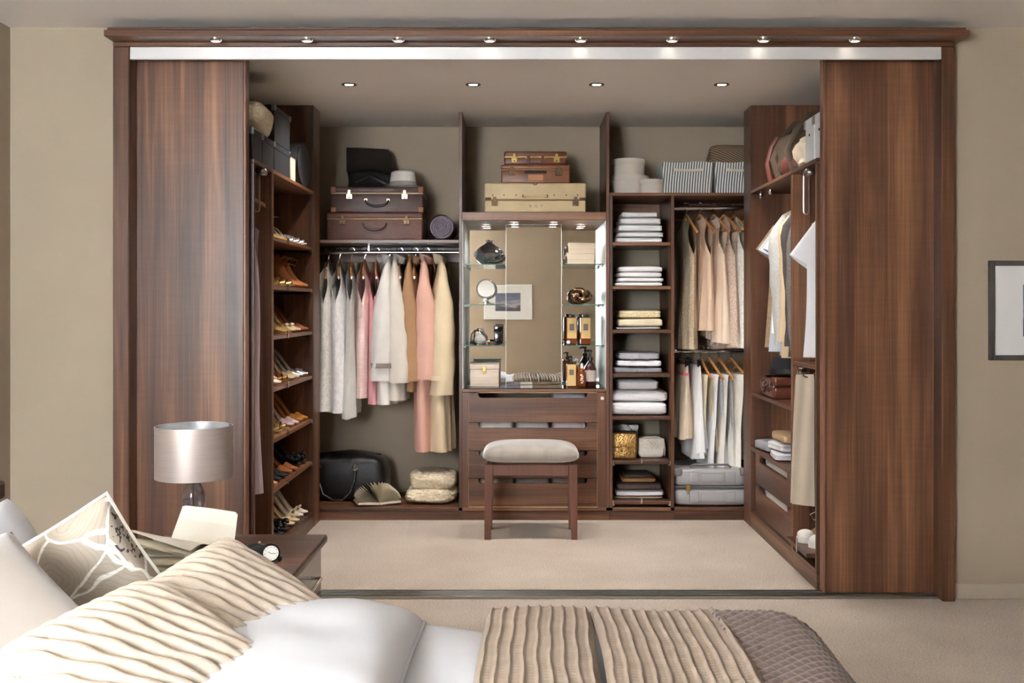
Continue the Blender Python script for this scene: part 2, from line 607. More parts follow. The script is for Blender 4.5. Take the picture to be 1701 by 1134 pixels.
LB, RB = XCL + .004, XCR - .004
SZ = [1.555, 1.325, 1.09, .845, .605, .37]
u = side_unit('shoe_cabinet', 'walnut shoe cabinet with seven pull-out shelves of high heels', 'cabinet', -1, 4.972, 5.958, XL, LB)
i0, i1, a0, a1 = u.i
u.box('top_shelf', WY, i0, i1, u.yy[0], u.yy[1], 1.848, 1.866)
for z in SZ:
    sh = u.box('pull_out_shelf', WY, i0 + .05, XL - .004, a0 + .012, a1 - .016, z - T, z)
    u.add('drawer_runner', DARKM, MB().box(i0 + .08, XL - .023, a1 - .0155, a1 - .002, z - .03, z - .006), sh, smooth=False)
    u.add('drawer_runner', DARKM, MB().box(i0 + .08, XL - .02, a0 + .002, a0 + .0115, z - .03, z - .006), sh, smooth=False)
    g = MB().box(XL - .022, XL - .003, a1 - .0155, a1 - .003, z - .026, z - .002, .002, 1)
    u.add('runner_cap', CHROME, g, sh, smooth=False)
    u.box('shelf_tab', CHROME, XL - .0035, XL + .003, 5.29, 5.306, z - .02, z + .012, .001, sh)

u = side_unit('dress_cabinet', 'tall walnut hanging cabinet holding the long mauve dress', 'wardrobe', -1, 4.622, 4.970, XL, LB)
i0, i1, a0, a1 = u.i
u.box('top_shelf', WY, i0, i1, u.yy[0], u.yy[1], 1.848, 1.866)
g = MB().cyl((-1.17, 4.80, 1.838), (-1.66, 4.80, 1.838), .009)
g.box(-1.64, -1.19, 4.792, 4.808, 1.838, 1.848)
u.add('hanging_rail', CHROME, g)
g = MB().lathe([(.001, .018), (.02, .016), (.028, .004), (.028, -.004), (.02, -.014), (.001, -.016)], 20, (-1.165, 4.80, 1.828))
vk = u.add('valet_knob', STEEL, g)
for k, (dx, hh) in enumerate(((-.02, .15), (-.075, .085))):
    pts = [Vector((-1.165 + dx - .012, 4.79, 1.815)), Vector((-1.165 + dx - .012, 4.79, 1.815 - hh))] + \
          arc((-1.165 + dx, 4.79, 1.815 - hh), .012, 180, 360, 8) + [Vector((-1.165 + dx + .012, 4.79, 1.815))] + arc((-1.165 + dx, 4.79, 1.815), .012, 0, 180, 6)
    u.add('valet_loop', STEEL, MB().tube(pts, .0042, 8), vk)

# ---- right side units
u = side_unit('shirt_cabinet', 'walnut cabinet with hanging shirts, shelves and two slotted drawers', 'wardrobe', 1, 5.042, 5.958, XR, RB)
i0, i1, a0, a1 = u.i
u.box('top_shelf', WY, i0, i1, u.yy[0], u.yy[1], 1.852, 1.870)
u.add('hanging_rail', CHROME, MB().cyl((1.57, a0, 1.79), (1.57, a1, 1.79), .0125))
u.box('shelf', WY, i0, i1, a0, a1, .734, .752)
u.box('shelf', WY, i0, i1, a0, a1, .43, .448)
for yy, zz in ((a1 - .25, 1.84), (a1 - .02, 1.842), (a0 + .02, 1.842)):
    u.add('shelf_pin', CHROME, MB().lathe([(.001, .012), (.012, .008), (.012, -.008), (.006, -.018), (.001, -.018)], 12, (XR + .05, yy, zz)))


def slot_front(u, x0, x1, y0, y1, z0, z1, sl0, sl1, sd, axis, parent, name='drawer_front', m=None):
    """drawer front with a rounded grip slot cut in its top edge; axis 'y' faces -y, 'x' faces -x"""
    a, b = (x0, x1) if axis == 'y' else (y0, y1)
    r = min(sd * .8, .02)
    cols = [(a, z1), (sl0, z1), (sl0 + 1e-5, z1 - sd + r)]
    for k in range(1, 7):
        an = R(180 + 90 * k / 6)
        cols.append((sl0 + r + math.cos(an) * r, z1 - sd + r + math.sin(an) * r))
    for k in range(7):
        an = R(270 + 90 * k / 6)
        cols.append((sl1 - r + math.cos(an) * r - (1e-5 if k == 6 else 0), z1 - sd + r + math.sin(an) * r))
    cols += [(sl1, z1), (b, z1)]

    def pos(q, d, z):
        return (q, y0 + d * (y1 - y0), z) if axis == 'y' else (x0 + d * (x1 - x0), q, z)
    mb = MB().loft([[pos(q, 0, z0), pos(q, 1, z0), pos(q, 1, zt), pos(q, 0, zt)] for q, zt in cols])
    return u.add(name, m or (WX if axis == 'y' else WY), mb, parent, smooth=False)


for z0, z1 in ((.262, .425), (.094, .258)):
    d = u.box('drawer_box', WHITEP, XR + .05, i1 - .05, a0 + .03, a1 - .03, z0 + .01, z0 + .022)
    slot_front(u, XR + .012, XR + .03, a0 + .004, a1 - .06, z0, z1, a0 + .12, a1 - .16, .04, 'x', d)
    for yy0, yy1 in ((a0 + .03, a0 + .04), (a1 - .10, a1 - .09)):
        u.box('drawer_side', WHITEP, XR + .035, i1 - .06, yy0, yy1, z0 + .023, z1 - .03, .001, d)

u = side_unit('trouser_cabinet', 'walnut cabinet holding a white T-shirt, trousers and trainers', 'wardrobe', 1, 4.622, 5.040, XR, RB)
i0, i1, a0, a1 = u.i
u.box('top_shelf', WY, i0, i1, u.yy[0], u.yy[1], 1.852, 1.870)
u.box('shelf', WY, i0, i1, a0, a1, .953, .971)
u.add('hanging_rail', CHROME, MB().cyl((1.56, a0, 1.80), (1.56, a1, 1.80), .0125))
vk = u.add('valet_knob', STEEL, MB().lathe([(.001, .018), (.02, .016), (.028, .004), (.028, -.004), (.02, -.014), (.001, -.016)], 20, (1.295, 4.80, 1.828)))
for k, (dx, hh) in enumerate(((-.018, .155), (.05, .085))):
    c0 = 1.295 + dx
    pts = [Vector((c0 - .013, 4.79, 1.81)), Vector((c0 - .013, 4.79, 1.81 - hh))] + arc((c0, 4.79, 1.81 - hh), .013, 180, 360, 8) + \
          [Vector((c0 + .013, 4.79, 1.81))] + arc((c0, 4.79, 1.81), .013, 0, 180, 6)
    u.add('valet_loop', STEEL, MB().tube(pts, .0045, 8), vk)
sh = u.box('pull_out_shelf', WY, XR - .035, i1 - .10, a0 + .012, a1 - .014, .135, .153)
u.add('drawer_runner', DARKM, MB().box(XR + .02, i1 - .06, a1 - .013, a1 - .002, .12, .145), sh, smooth=False)
u.box('shelf_tab', CHROME, XR - .039, XR - .0355, 4.80, 4.815, .125, .19, .001, sh)
# trouser rack
rk = u.add('trouser_rack', CHROME, MB().box(1.29, 1.72, 4.845, 4.860, .942, .953).box(1.262, 1.292, 4.83, 4.875, .925, .95, .004, 1), None, smooth=False)
for yy in (4.76, 4.80, 4.84):
    g = MB().tube([Vector((1.70, yy, .94)), Vector((1.70, yy, .915)), Vector((1.27, yy, .912)), Vector((1.255, yy, .918)), Vector((1.25, yy, .935))], .005, 8)
    u.add('rack_bar', CHROME, g, rk)

# ---- back units : front plane YB, rear YW
BK = YW - .004


def back_unit(name, label, cat, x0, x1, left=True, right=True, rear=False, z1=HI - .002, front=0.0):
    u = Unit(name, label, cat, ((x0 + x1) / 2, (YB + BK) / 2, .0005))
    z0 = .072
    a, b = x0, x1
    if left:
        u.box('side_panel', WZ, x0, x0 + T, YB, BK, z0, z1); a += T
    if right:
        u.box('side_panel', WZ, x1 - T, x1, YB, BK, z0, z1); b -= T
    u.box('base_board', WX, a, b, YB + .003, BK, z0 - .018, z0)
    u.box('plinth', WX, x0, x1, YB + .006, YB + .03, .0005, z0 - .019)
    u.a, u.b = a, b
    return u


RM = mat('rail_dark_back', (52, 40, 36), .5)
u = back_unit('hanging_wardrobe', 'open walnut wardrobe bay with chrome rail of dresses and coats', 'wardrobe', -1.45, -.3585, True, False)
u.box('shelf', WX, u.a, u.b - .001, YB + .004, BK, 1.592, 1.610)
u.box('rail_board', WX, u.a, u.b - .001, BK - .02, BK, 1.50, 1.591)
u.add('hanging_rail', CHROME, MB().cyl((u.a, 6.40, 1.55), (u.b - .001, 6.40, 1.55), .0125, 16))
u.add('rail_bracket', CHROME, MB().box(-.915, -.908, 6.39, 6.41, 1.56, 1.592), smooth=False)

# dressing unit with mirror and drawers
u = back_unit('dressing_cabinet', 'walnut dressing cabinet with lit mirror niche above four slotted drawers', 'cabinet', -.3575, .505)
a, b = u.a, u.b
u.box('top_board', WX, a, b, YB - .002, BK, 1.721, 1.769, .002)
u.box('counter', WX, a, b, YB + .002, BK, .735, .751, .002)
u.box('side_lining', WHITEP, a, a + .004, YB + .004, 6.55, .752, 1.7205)
u.box('side_lining', WHITEP, b - .004, b, YB + .004, 6.55, .752, 1.7205)
u.box('back_mirror', MIRROR, a, b, 6.55, 6.556, .752, 1.7205, 0)
u.box('mirror_backing', RM, a, b, 6.557, BK, .752, 1.7205, 0)
cm = u.box('centre_mirror', MIRROR, -.090, .238, 6.40, 6.406, .7605, 1.715, 0)
u.box('mirror_backing', RM, -.088, .236, 6.4065, 6.420, .762, 1.714, 0, cm)
fr = MB()
for x0, x1, z0, z1 in ((-.093, -.0905, .7605, 1.7175), (.2385, .241, .7605, 1.7175), (-.0905, .2385, 1.7155, 1.7180)):
    fr.box(x0, x1, 6.396, 6.408, z0, z1)
u.add('mirror_edge', ALU, fr, cm, smooth=False)
u.box('counter_glass', GLASS, a + .002, b - .002, YB + .006, 6.395, .752, .758, .0008)
GZ = (1.474, 1.24, 1.003)
for z in GZ:
    for x0, x1 in ((a + .006, -.094), (.242, b - .006)):
        sh = u.box('glass_shelf', GLASS, x0, x1, 6.20, 6.545, z - .006, z, .0008)
        u.box('shelf_front_edge', GLASSE, x0, x1, 6.1985, 6.1998, z - .006, z, 0, sh)
        ex = x0 if x0 < 0 else x1
        for yy in (6.24, 6.50):
            d = .012 if x0 < 0 else -.012
            u.add('shelf_clip', CHROME, MB().box(min(ex, ex + d) - (.004 if d > 0 else -.0), max(ex, ex + d), yy - .012, yy + .012, z - .017, z - .0065, .003, 2), sh, smooth=False)
for x, y in ((-.212, 6.47), (-.04, 6.29), (.19, 6.29), (.362, 6.47)):
    pk = u.add('puck_light', CHROME, MB().lathe([(.03, -.001), (.03, -.008), (.024, -.011), (.022, -.008)], 24, (x, y, 1.7205), cap=False))
    u.add('puck_lens', LAMPE, MB().lathe([(.0215, -.008), (.0215, -.010), (.001, -.011)], 20, (x, y, 1.7205)), pk)
    l = bpy.data.lights.new('puck_beam', 'SPOT'); l.energy = 1.6; l.spot_size = R(140); l.spot_blend = 1; l.shadow_soft_size = .02
    l.color = (.97, .98, 1)
    lo = bpy.data.objects.new('bulb', l); COL.objects.link(lo); lo.parent = u.o; lo.location = Vector((x, y, 1.702)) - u.c
# drawers
u.box('filler_strip', WZ, a, a + .036, YB + .004, YB + .022, .073, .734)
u.box('filler_strip', WZ, b - .05, b, YB + .004, YB + .022, .073, .734)
u.add('cam_cover', WHITEP, MB().lathe([(.001, -.0015), (.01, -.001), (.01, .001)], 16, M=Matrix.Translation((b - .022, YB + .003, .70)) @ Matrix.Rotation(R(90), 4, 'X')))
zs = [(.5635, .732), (.4015, .560), (.243, .398), (.0785, .2395)]
for z0, z1 in zs:
    d = u.box('drawer_box', EDGE, a + .045, b - .058, YB + .03, BK - .02, z0 + .008, z0 + .018)
    for s0, s1 in ((a + .045, a + .055), (b - .068, b - .058)):
        u.box('drawer_side', EDGE, s0, s1, YB + .03, BK - .02, z0 + .0185, z1 - .035, .001, d)
    slot_front(u, a + .038, b - .052, YB + .002, YB + .021, z0, z1, a + .092, b - .108, .030, 'y', d)
    u.box('front_edging', EDGE, a + .0365, a + .0378, YB + .001, YB + .02, z0, z1, 0, d)
    u.box('front_edging', EDGE, b - .0518, b - .0505, YB + .001, YB + .02, z0, z1, 0, d)
    if z0 > .5 or z0 < .1:
        zz = (z1 - .0005, z1 + .0022) if z0 > .5 else (z0 - .005, z0 - .0005)
        u.box('front_edging', EDGE, a + .0365 + (.055 if z0 > .5 else 0), b - .0505, YB + .001, YB + .02, zz[0], zz[1], 0, d)

# shelf tower
u = back_unit('shelf_tower', 'tall walnut shelf tower stacked with folded towels and handbags', 'shelving', .506, .8775, True, True, z1=1.862)
u.box('top_shelf', WX, .506, 1.50, YB + .002, BK, 1.8625, 1.880)
TZ = [1.596, 1.344, 1.092, .839, .594, .338, .107]
for k, z in enumerate(TZ):
    fy = YB + .012
    sh = u.box('shelf' if k < 5 else 'pull_out_shelf', WX, u.a + .001, u.b - .001, fy, BK - .01, z - T, z)
    for xx in (u.a + .006, u.b - .014):
        u.add('shelf_clip', CHROME, MB().box(xx, xx + .008, fy - .003, fy + .02, z - T - .008, z - T - .0005, .002, 1), sh, smooth=False)
    if k >= 5:
        for xx in (u.a + .001, u.b - .007):
            u.box('runner', CHROME, xx, xx + .006, fy - .008, fy - .0005, z - .025, z + .004, .001, sh)
        u.box('shelf_tab', CHROME, (u.a + u.b) / 2 - .004, (u.a + u.b) / 2 + .004, fy - .006, fy - .0005, z - .012, z + .018, .001, sh)
u.box('back_board', WX, u.a, u.b, BK - .012, BK, 1.74, 1.862)
bb = mat('tower_back', (150, 138, 120), .8, var=.03)
u.box('back_panel', bb, u.a, u.b, BK - .009, BK - .001, .073, 1.738)

u = back_unit('double_hanging_wardrobe', 'open walnut bay with two chrome rails of tops and trousers', 'wardrobe', .8785, 1.50, False, True, z1=1.862)
u.box('rail_board', WX, u.a, u.b, BK - .02, BK, 1.755, 1.862)
u.add('hanging_rail', CHROME, MB().cyl((u.a, 6.40, 1.815), (u.b, 6.40, 1.815), .014, 16))
u.add('hanging_rail', CHROME, MB().cyl((u.a, 6.40, .960), (u.b, 6.40, .960), .014, 16))

# ---- pictures
def picture(label, loc, rz, w, h, frame_m, depth=.022):
    t = thing('framed_picture', label, 'picture', loc, rz)
    f = .022
    fr = MB()
    for x0, x1, z0, z1 in ((-w / 2, -w / 2 + f, -h / 2, h / 2), (w / 2 - f, w / 2, -h / 2, h / 2), (-w / 2 + f, w / 2 - f, h / 2 - f, h / 2), (-w / 2 + f, w / 2 - f, -h / 2, -h / 2 + f)):
        fr.box(x0, x1, -depth, 0, z0, z1, .002, 1)
    fr.build('frame', frame_m, t, smooth=False)
    MB().box(-w / 2 + f, w / 2 - f, -.008, -.002, -h / 2 + f, h / 2 - f).build('mount', mat('mount_board', (228, 226, 224), .8, var=.01), t, smooth=False)
    n = NT('seascape_print')
    b = n.bsdf
    tc = n.n('ShaderNodeTexCoord'); sp = n.n('ShaderNodeSeparateXYZ'); n.l(tc.outputs['Object'], sp.inputs[0])
    mp = n.n('ShaderNodeMapping'); mp.inputs['Scale'].default_value = (5, 1, 16); n.l(tc.outputs['Object'], mp.inputs[0])
    nz = n.n('ShaderNodeTexNoise'); nz.inputs['Scale'].default_value = 1.6; nz.inputs['Detail'].default_value = 6; n.l(mp.outputs[0], nz.inputs['Vector'])
    ad = n.n('ShaderNodeMath', operation='MULTIPLY_ADD'); ad.inputs[1].default_value = .55
    n.l(nz.outputs['Fac'], ad.inputs[0])
    mr = n.n('ShaderNodeMapRange'); mr.inputs[1].default_value = -h * .25; mr.inputs[2].default_value = h * .25; mr.inputs[3].default_value = -.1; mr.inputs[4].default_value = .55
    n.l(sp.outputs[2], mr.inputs[0]); n.l(mr.outputs[0], ad.inputs[2])
    rp = n.n('ShaderNodeValToRGB'); e = rp.color_ramp.elements
    e[0].position = .1; e[0].color = lin((62, 62, 78)); e[1].position = .9; e[1].color = lin((88, 98, 120))
    for p_, c_ in ((.3, (96, 90, 104)), (.42, (176, 164, 168)), (.55, (112, 116, 136))):
        q = e.new(p_); q.color = lin(c_)
    n.l(ad.outputs[0], rp.inputs[0]); n.l(rp.outputs[0], b.inputs['Base Color']); b.inputs['Roughness'].default_value = .5
    MB().box(-w * .26, w * .26, -.0095, -.0082, -h * .26, h * .26).build('print', n.m, t, smooth=False)
    return t


picture('seascape print in a brushed silver frame on the wall beside the wardrobe', (1.962 + .30, YF - .001, 1.211), 0, .60, .418, mat('silver_frame', (112, 110, 110), .38, .9))
picture('seascape print in a white frame, seen in the dressing mirror', (-.175, YR + .001, 1.28), R(180), .63, .45, mat('white_frame', (232, 232, 230), .4, var=.01))

# ---------------------------------------------------------------- hangers and garments
HANG = {}


def hanger(label, loc, yaw, group, kind='wood', bar=False):
    """hook hangs over a rail at loc; local x runs along the hanger"""
    key = (kind, bar)
    if key in HANG:
        t = copy_tree(HANG[key]); t.location = loc; t.rotation_euler = (0, 0, yaw)
        tag(t, label, 'hanger', group)
        return t
    t = thing('coat_hanger' if kind == 'wood' else 'clip_hanger', label, 'hanger', loc, yaw, group)
    hk = arc((0, 0, 0), .0195, 200, -60, 14, 'xz')
    hk = [Vector((0, p.x, p.z)) for p in hk]
    hk += [Vector((0, .004, -.026)), Vector((0, 0, -.036)), Vector((0, 0, -.062))]
    MB().tube(hk, .0019, 6).build('hook', CHROME, t)
    if kind == 'wood':
        pts, rr = [], []
        n = 20
        for i in range(n + 1):
            a = -1 + 2 * i / n
            x = a * .205
            z = -.066 - .092 * abs(a) ** 1.25 + .006 * math.cos(a * PI)
            pts.append(Vector((x, .018 * a * a, z))); rr.append(.0125 - .003 * abs(a))
        rings = []
        for p, r in zip(pts, rr):
            rings.append([p + Vector((0, math.cos(2 * PI * k / 10) * r * .62, math.sin(2 * PI * k / 10) * r)) for k in range(10)])
        MB().loft(rings).build('shoulder_bar', HWOOD, t)
        if bar:
            MB().cyl((-.19, .013, -.157), (.19, .013, -.157), .0055, 10).build('trouser_bar', HWOOD, t)
    else:
        MB().cyl((-.16, 0, -.062), (.16, 0, -.062), .003, 8).build('clip_rod', CHROME, t)
        for s in (-.13, .13):
            MB().box(s - .012, s + .012, -.011, .011, -.10, -.055, .003, 1).build('clip', DARKM, t, smooth=False)
    HANG[key] = t
    return t


def garment(name, label, cat, loc, yaw, m, L=.9, ws=.19, wb=.2, wh=.23, T0=.05, Th=.07, sleeve=None, sl=.5, sr=.055,
            folds=5, fa=.012, group=None, top=-.072, slope=.085, opn=.022, seed=0, dip=.05, collar=None, waist=0.0,
            hem=0.0, strap=None, belt=None, neckw=.075, trail=0.0):
    rnd = random.Random(seed)
    t = thing(name, label, cat, loc, yaw, group)
    ph = rnd.random() * 6
    ad = .235 if sleeve is None else .2
    mb = MB()
    nu, nv = 30, 40

    def prof(a, b, s):
        r = abs(a) * ws
        if r < neckw:
            zt = top - (dip if s > 0 else dip * .35) * (1 - (r / neckw) ** 2)
        else:
            zt = top - slope * (r - neckw) / max(ws - neckw, .01)
        zb = -L - hem * math.sin(a * 2.2 + ph) - trail * a
        z = zt + (zb - zt) * b
        d = top - z
        if d < ad:
            k = max(0, d) / ad
            W = ws + (wb - ws) * k * k - (.022 * math.sin(PI * min(1, k)) if sleeve is None else 0)
        else:
            k = (d - ad) / max(L - ad, .1)
            W = wb + (wh - wb) * k - waist * math.exp(-((k - .22) / .16) ** 2)
        kb = sstep(d, 0, .28)
        Tz = .010 + (T0 - .010) * kb + (Th - T0) * sstep(d, .3, L)
        e = max(0.0, 1 - a * a) ** .5
        v = Tz * (.25 * (1 - kb) + e * (.75 + .25 * kb)) * (1 if b > 0 else .6)
        if sleeve is None and d < ad:
            v += opn * math.sin(PI * min(1, max(0, d) / ad)) ** 1.2 * abs(a) ** 4
            v = v if d > .02 else v * .6
        elif d >= ad:
            v = v * 1.0
        if d < .02:
            v = max(v, .009)
        kf = sstep(d, .12, L * .9)
        fold = fa * kf * (math.sin(folds * PI * a + ph + s * 1.4 + .8 * math.sin(d * 3 + ph)) + .5 * math.sin(folds * 1.9 * PI * a + ph * 2 + s))
        v += fold * (1 - a ** 6)
        sway = .012 * math.sin(d * 3.2 + ph) * kb + .006 * math.sin(a * 3 + d * 5 + ph)
        return Vector((a * W + .008 * math.sin(d * 6 + ph), s * v + sway, z))
    for s in (1, -1):
        mb.grid(lambda uu, vv, s=s: prof(-1 + 2 * uu, vv, s), nu, nv)
    body = mb.build('body', m, t, angle=80, doubles=.0008)
    if sleeve:
        for sg in (1, -1):
            rings = []
            n = 16
            for j in range(n + 1):
                k = j / n
                if sleeve == 'long':
                    e = min(1.0, k / .2)
                    cx = (neckw + .015) + (ws - neckw - .0) * sstep(e, 0, 1.15) - .012 * k + .008 * math.sin(k * 5 + ph)
                    cz = top - .014 - slope * e * .95 - sl * max(0.0, k - .12) / .88 + .012 * (1 - e)
                    cy = -.02 * math.sin(k * 2.5 + ph) * sg
                    rx, ry = sr * (.45 + .55 * sstep(k, 0, .3)) * (1 - .10 * k), sr * (.26 + .74 * sstep(k, 0, .42)) * 1.05
                    ax = Vector((1, 0, 0)); ay = Vector((0, 1, 0)); tilt = 0
                    c = Vector((sg * cx, cy, cz))
                    ring = []
                    for q in range(20):
                        th = 2 * PI * q / 20
                        cr = 1 + .10 * k * math.sin(th * 4 + ph + k * 5) + .05 * math.sin(k * 26 + th * 2 + ph)
                        ring.append(c + Vector((math.cos(th) * rx * cr, math.sin(th) * ry * cr, .012 * math.cos(th) * sg * (1 - k) * 3)))
                else:
                    dirv = Vector((sg * .56, 0, -.83)).normalized()
                    c = Vector((sg * (ws - .03), 0, top - slope * .75 - .035)) + dirv * (sl * k)
                    nx = Vector((sg * .83, 0, .56)).normalized()
                    r1 = sr * (1 + .10 * k)
                    c = Vector((sg * (ws - .012), 0, top - slope * .92)) + dirv * (sl * k) - nx * (r1 * 1.12)
                    ring = []
                    for q in range(20):
                        th = 2 * PI * q / 20
                        cr = 1 + .08 * k * math.sin(th * 3 + ph)
                        ring.append(c + nx * (math.cos(th) * r1 * 1.25 * cr) + Vector((0, 1, 0)) * (math.sin(th) * r1 * .6 * cr))
                rings.append(ring)
            so = MB().loft(rings, True, False).build('sleeve', m, t, angle=80)
            if strap is not None and sleeve == 'long':
                k = .88
                c = Vector((sg * (ws + .004), 0, top - slope - .012 - sl * k + .02))
                MB().loft([[c + Vector((math.cos(2 * PI * q / 20) * sr * 1.04, math.sin(2 * PI * q / 20) * sr * 1.18, dz)) for q in range(20)] for dz in (-.014, -.005, .005, .014)], True, False).build('cuff_strap', strap, so)
                MB().box(c.x - .014, c.x + .014, -sr * 1.26, -sr * 1.17, c.z - .017, c.z + .017, .003, 1).build('buckle', STEEL, so, smooth=False)
    if collar is not None:
        rings = []
        for j in range(5):
            k = j / 4
            rings.append([Vector((math.cos(2 * PI * q / 24) * (neckw * (.92 - .1 * k) + (.028 if k > .7 else 0) * 0),
                                  math.sin(2 * PI * q / 24) * (.034 + .012 * k), top - .012 + .052 * k * (1 - .35 * math.sin(2 * PI * q / 24)))) for q in range(24)])
        MB().loft(rings, True, False).build('collar', collar, t)
        for sg in (1, -1):
            MB().grid(lambda uu, vv, sg=sg: Vector((sg * (.02 + uu * (neckw + .02)), (.036 + .012 * math.sin(vv * 3)) + .014 * vv, top + .02 - .07 * vv - .03 * uu * vv - .01 * uu)), 5, 6).build('lapel', collar, t, angle=80)
    if belt is not None:
        k = belt
        z = -k
        rings = []
        for dz in (-.018, -.006, .006, .018):
            rings.append([Vector((math.cos(2 * PI * q / 30) * (wb * .98 + .006), math.sin(2 * PI * q / 30) * (T0 + .022), z + dz)) for q in range(30)])
        MB().loft(rings, True, False).build('waist_seam', m, t)
    return t


def hung_trousers(name, label, loc, yaw, m, L=.55, w=.34, group=None, seed=0, flare=.03, z0=-.157):
    """trousers folded over a hanger bar: two falls with creases"""
    rnd = random.Random(seed); ph = rnd.random() * 6
    t = thing(name, label, 'trousers', loc, yaw, group)
    for s in (1, -1):
        def f(uu, vv, s=s):
            a = -1 + 2 * uu
            if vv < .06:
                an = vv / .06 * PI / 2
                y = .013 + s * .009 * math.sin(an); z = z0 + .009 * math.cos(an)
            else:
                k = (vv - .06) / .94
                y = .013 + s * (.009 + flare * k + .012 * k * math.sin(a * 6 + ph + s) + .006 * math.sin(a * 13 + ph * 2 + k * 3) * k)
                z = z0 - (L - .03 * (s > 0)) * k
            W = w / 2 * (1 + .05 * vv)
            return Vector((a * W + .006 * math.sin(vv * 9 + ph), y, z))

        def fo(uu, vv, s=s, f=f):
            p = f(uu, vv)
            k = max(0, (vv - .06) / .94)
            p.y += s * (.010 + .020 * k) * (1 - (2 * uu - 1) ** 4)
            return p
        mb = MB().grid(f, 16, 20).grid(fo, 16, 20)
        mb.build('leg_fall', m, t, angle=80, doubles=.0006)
    return t


lace = mat('white_lace', (236, 233, 226), .9, var=.14, vs=60, bump=.6, bs=120)
whitef = mat('white_cotton', (238, 238, 240), .85, var=.03, vs=12, bump=.08, bs=90)
greyw = mat('grey_silk', (205, 203, 196), .6, var=.06, vs=8, sheen=.3)
ppink = mat('pale_pink_ruffle', (236, 206, 199), .9, var=.08, vs=40, bump=.5, bs=40, stretch=(.3, .3, 3))
pink = mat('pink_satin', (226, 162, 166), .6, var=.08, vs=6)
lgrey = mat('light_grey_twill', (216, 209, 202), .8, var=.04, vs=10, bump=.1, bs=120)
stone = mat('stone_twill', (204, 195, 183), .85, var=.04, vs=10, bump=.1, bs=120)
tan = mat('tan_wool', (160, 122, 90), .9, var=.06, vs=14, bump=.15, bs=150)
rose = mat('dusty_pink_twill', (206, 160, 144), .85, var=.05, vs=8, bump=.12, bs=90)
sand = mat('sand_gabardine', (208, 188, 156), .8, var=.05, vs=8, bump=.1, bs=90)
olive = mat('olive_cotton', (150, 140, 92), .9)
G1 = 'garments on the long rail'
HG = 'hangers on the long rail'
YR1, ZR1 = 6.40, 1.5625
hooks = [546, 564, 584, 606, 625, 646, 664, 689, 708, 731]
rows = [
    ('lace_dress', 'white lace sleeveless dress at the corner-post end of the long rail', 'dress', lace, dict(L=.945, wb=.19, wh=.22, T0=.05, Th=.055, fa=.010, seed=1)),
    ('embroidered_dress', 'white embroidered sleeveless dress beside the lace dress', 'dress', mat('white_embroidery', (240, 238, 238), .9, var=.10, vs=45, bump=.7, bs=70), dict(L=.955, wb=.19, wh=.23, T0=.055, Th=.065, fa=.012, seed=2)),
    ('silk_tunic', 'pale grey silk tunic with a slanting hem', 'top', greyw, dict(L=.94, ws=.165, wb=.18, wh=.22, T0=.03, Th=.055, fa=.014, seed=3, trail=.05, opn=.016)),
    ('ruffled_dress', 'pale pink ruffled sleeveless dress', 'dress', ppink, dict(L=.87, ws=.175, wb=.19, wh=.20, T0=.045, Th=.045, fa=.007, seed=4, waist=.03)),
    ('satin_dress', 'bright pink satin sleeveless dress', 'dress', pink, dict(L=.905, ws=.175, wb=.18, wh=.20, T0=.035, Th=.04, fa=.008, seed=5)),
    ('trench_coat', 'light grey trench coat with a dark strapped cuff', 'coat', lgrey, dict(L=.905, ws=.195, wb=.20, wh=.23, T0=.05, Th=.07, sleeve='long', sl=.60, sr=.055, seed=6, collar=lgrey, strap=mat('taupe_strap', (120, 108, 100), .7))),
    ('spring_coat', 'stone-coloured coat with a dark-buttoned collar', 'coat', stone, dict(L=.88, ws=.195, wb=.2, wh=.23, T0=.05, Th=.06, sleeve='long', sl=.61, sr=.057, seed=7, collar=stone)),
    ('wool_jacket', 'tan brown jacket between the stone and pink coats', 'jacket', tan, dict(L=.83, ws=.19, wb=.2, wh=.21, T0=.045, Th=.05, sleeve='long', sl=.60, sr=.046, seed=8, collar=tan)),
    ('pink_coat', 'long dusty pink coat with gathered cuffs', 'coat', rose, dict(L=1.18, ws=.195, wb=.2, wh=.22, T0=.05, Th=.06, sleeve='long', sl=.59, sr=.058, seed=9, collar=rose)),
    ('sand_trench_coat', 'long sand-coloured trench coat with belted cuffs', 'coat', sand, dict(L=1.18, ws=.2, wb=.21, wh=.23, T0=.055, Th=.07, sleeve='long', sl=.68, sr=.060, seed=10, collar=sand, strap=sand)),
]
yaws = [0, 3, 4, 1, 3, -4, 2, 0, 1, 5]
hl = ['white lace dress', 'white embroidered dress', 'grey silk tunic', 'ruffled pale pink dress', 'bright pink dress', 'light grey trench coat', 'stone coat', 'tan jacket', 'dusty pink coat', 'sand trench coat']
for px, (nm, lab, cat, m, kw), yw, hn in zip(hooks, rows, yaws, hl):
    x = (px - 866) * YR1 / F
    a = R(-90 + yw)
    hanger('beech coat hanger carrying the ' + hn, (x, YR1, ZR1 - .0035), a, HG)
    garment(nm, lab, cat, (x, YR1, ZR1), a, m, group=G1, **kw)

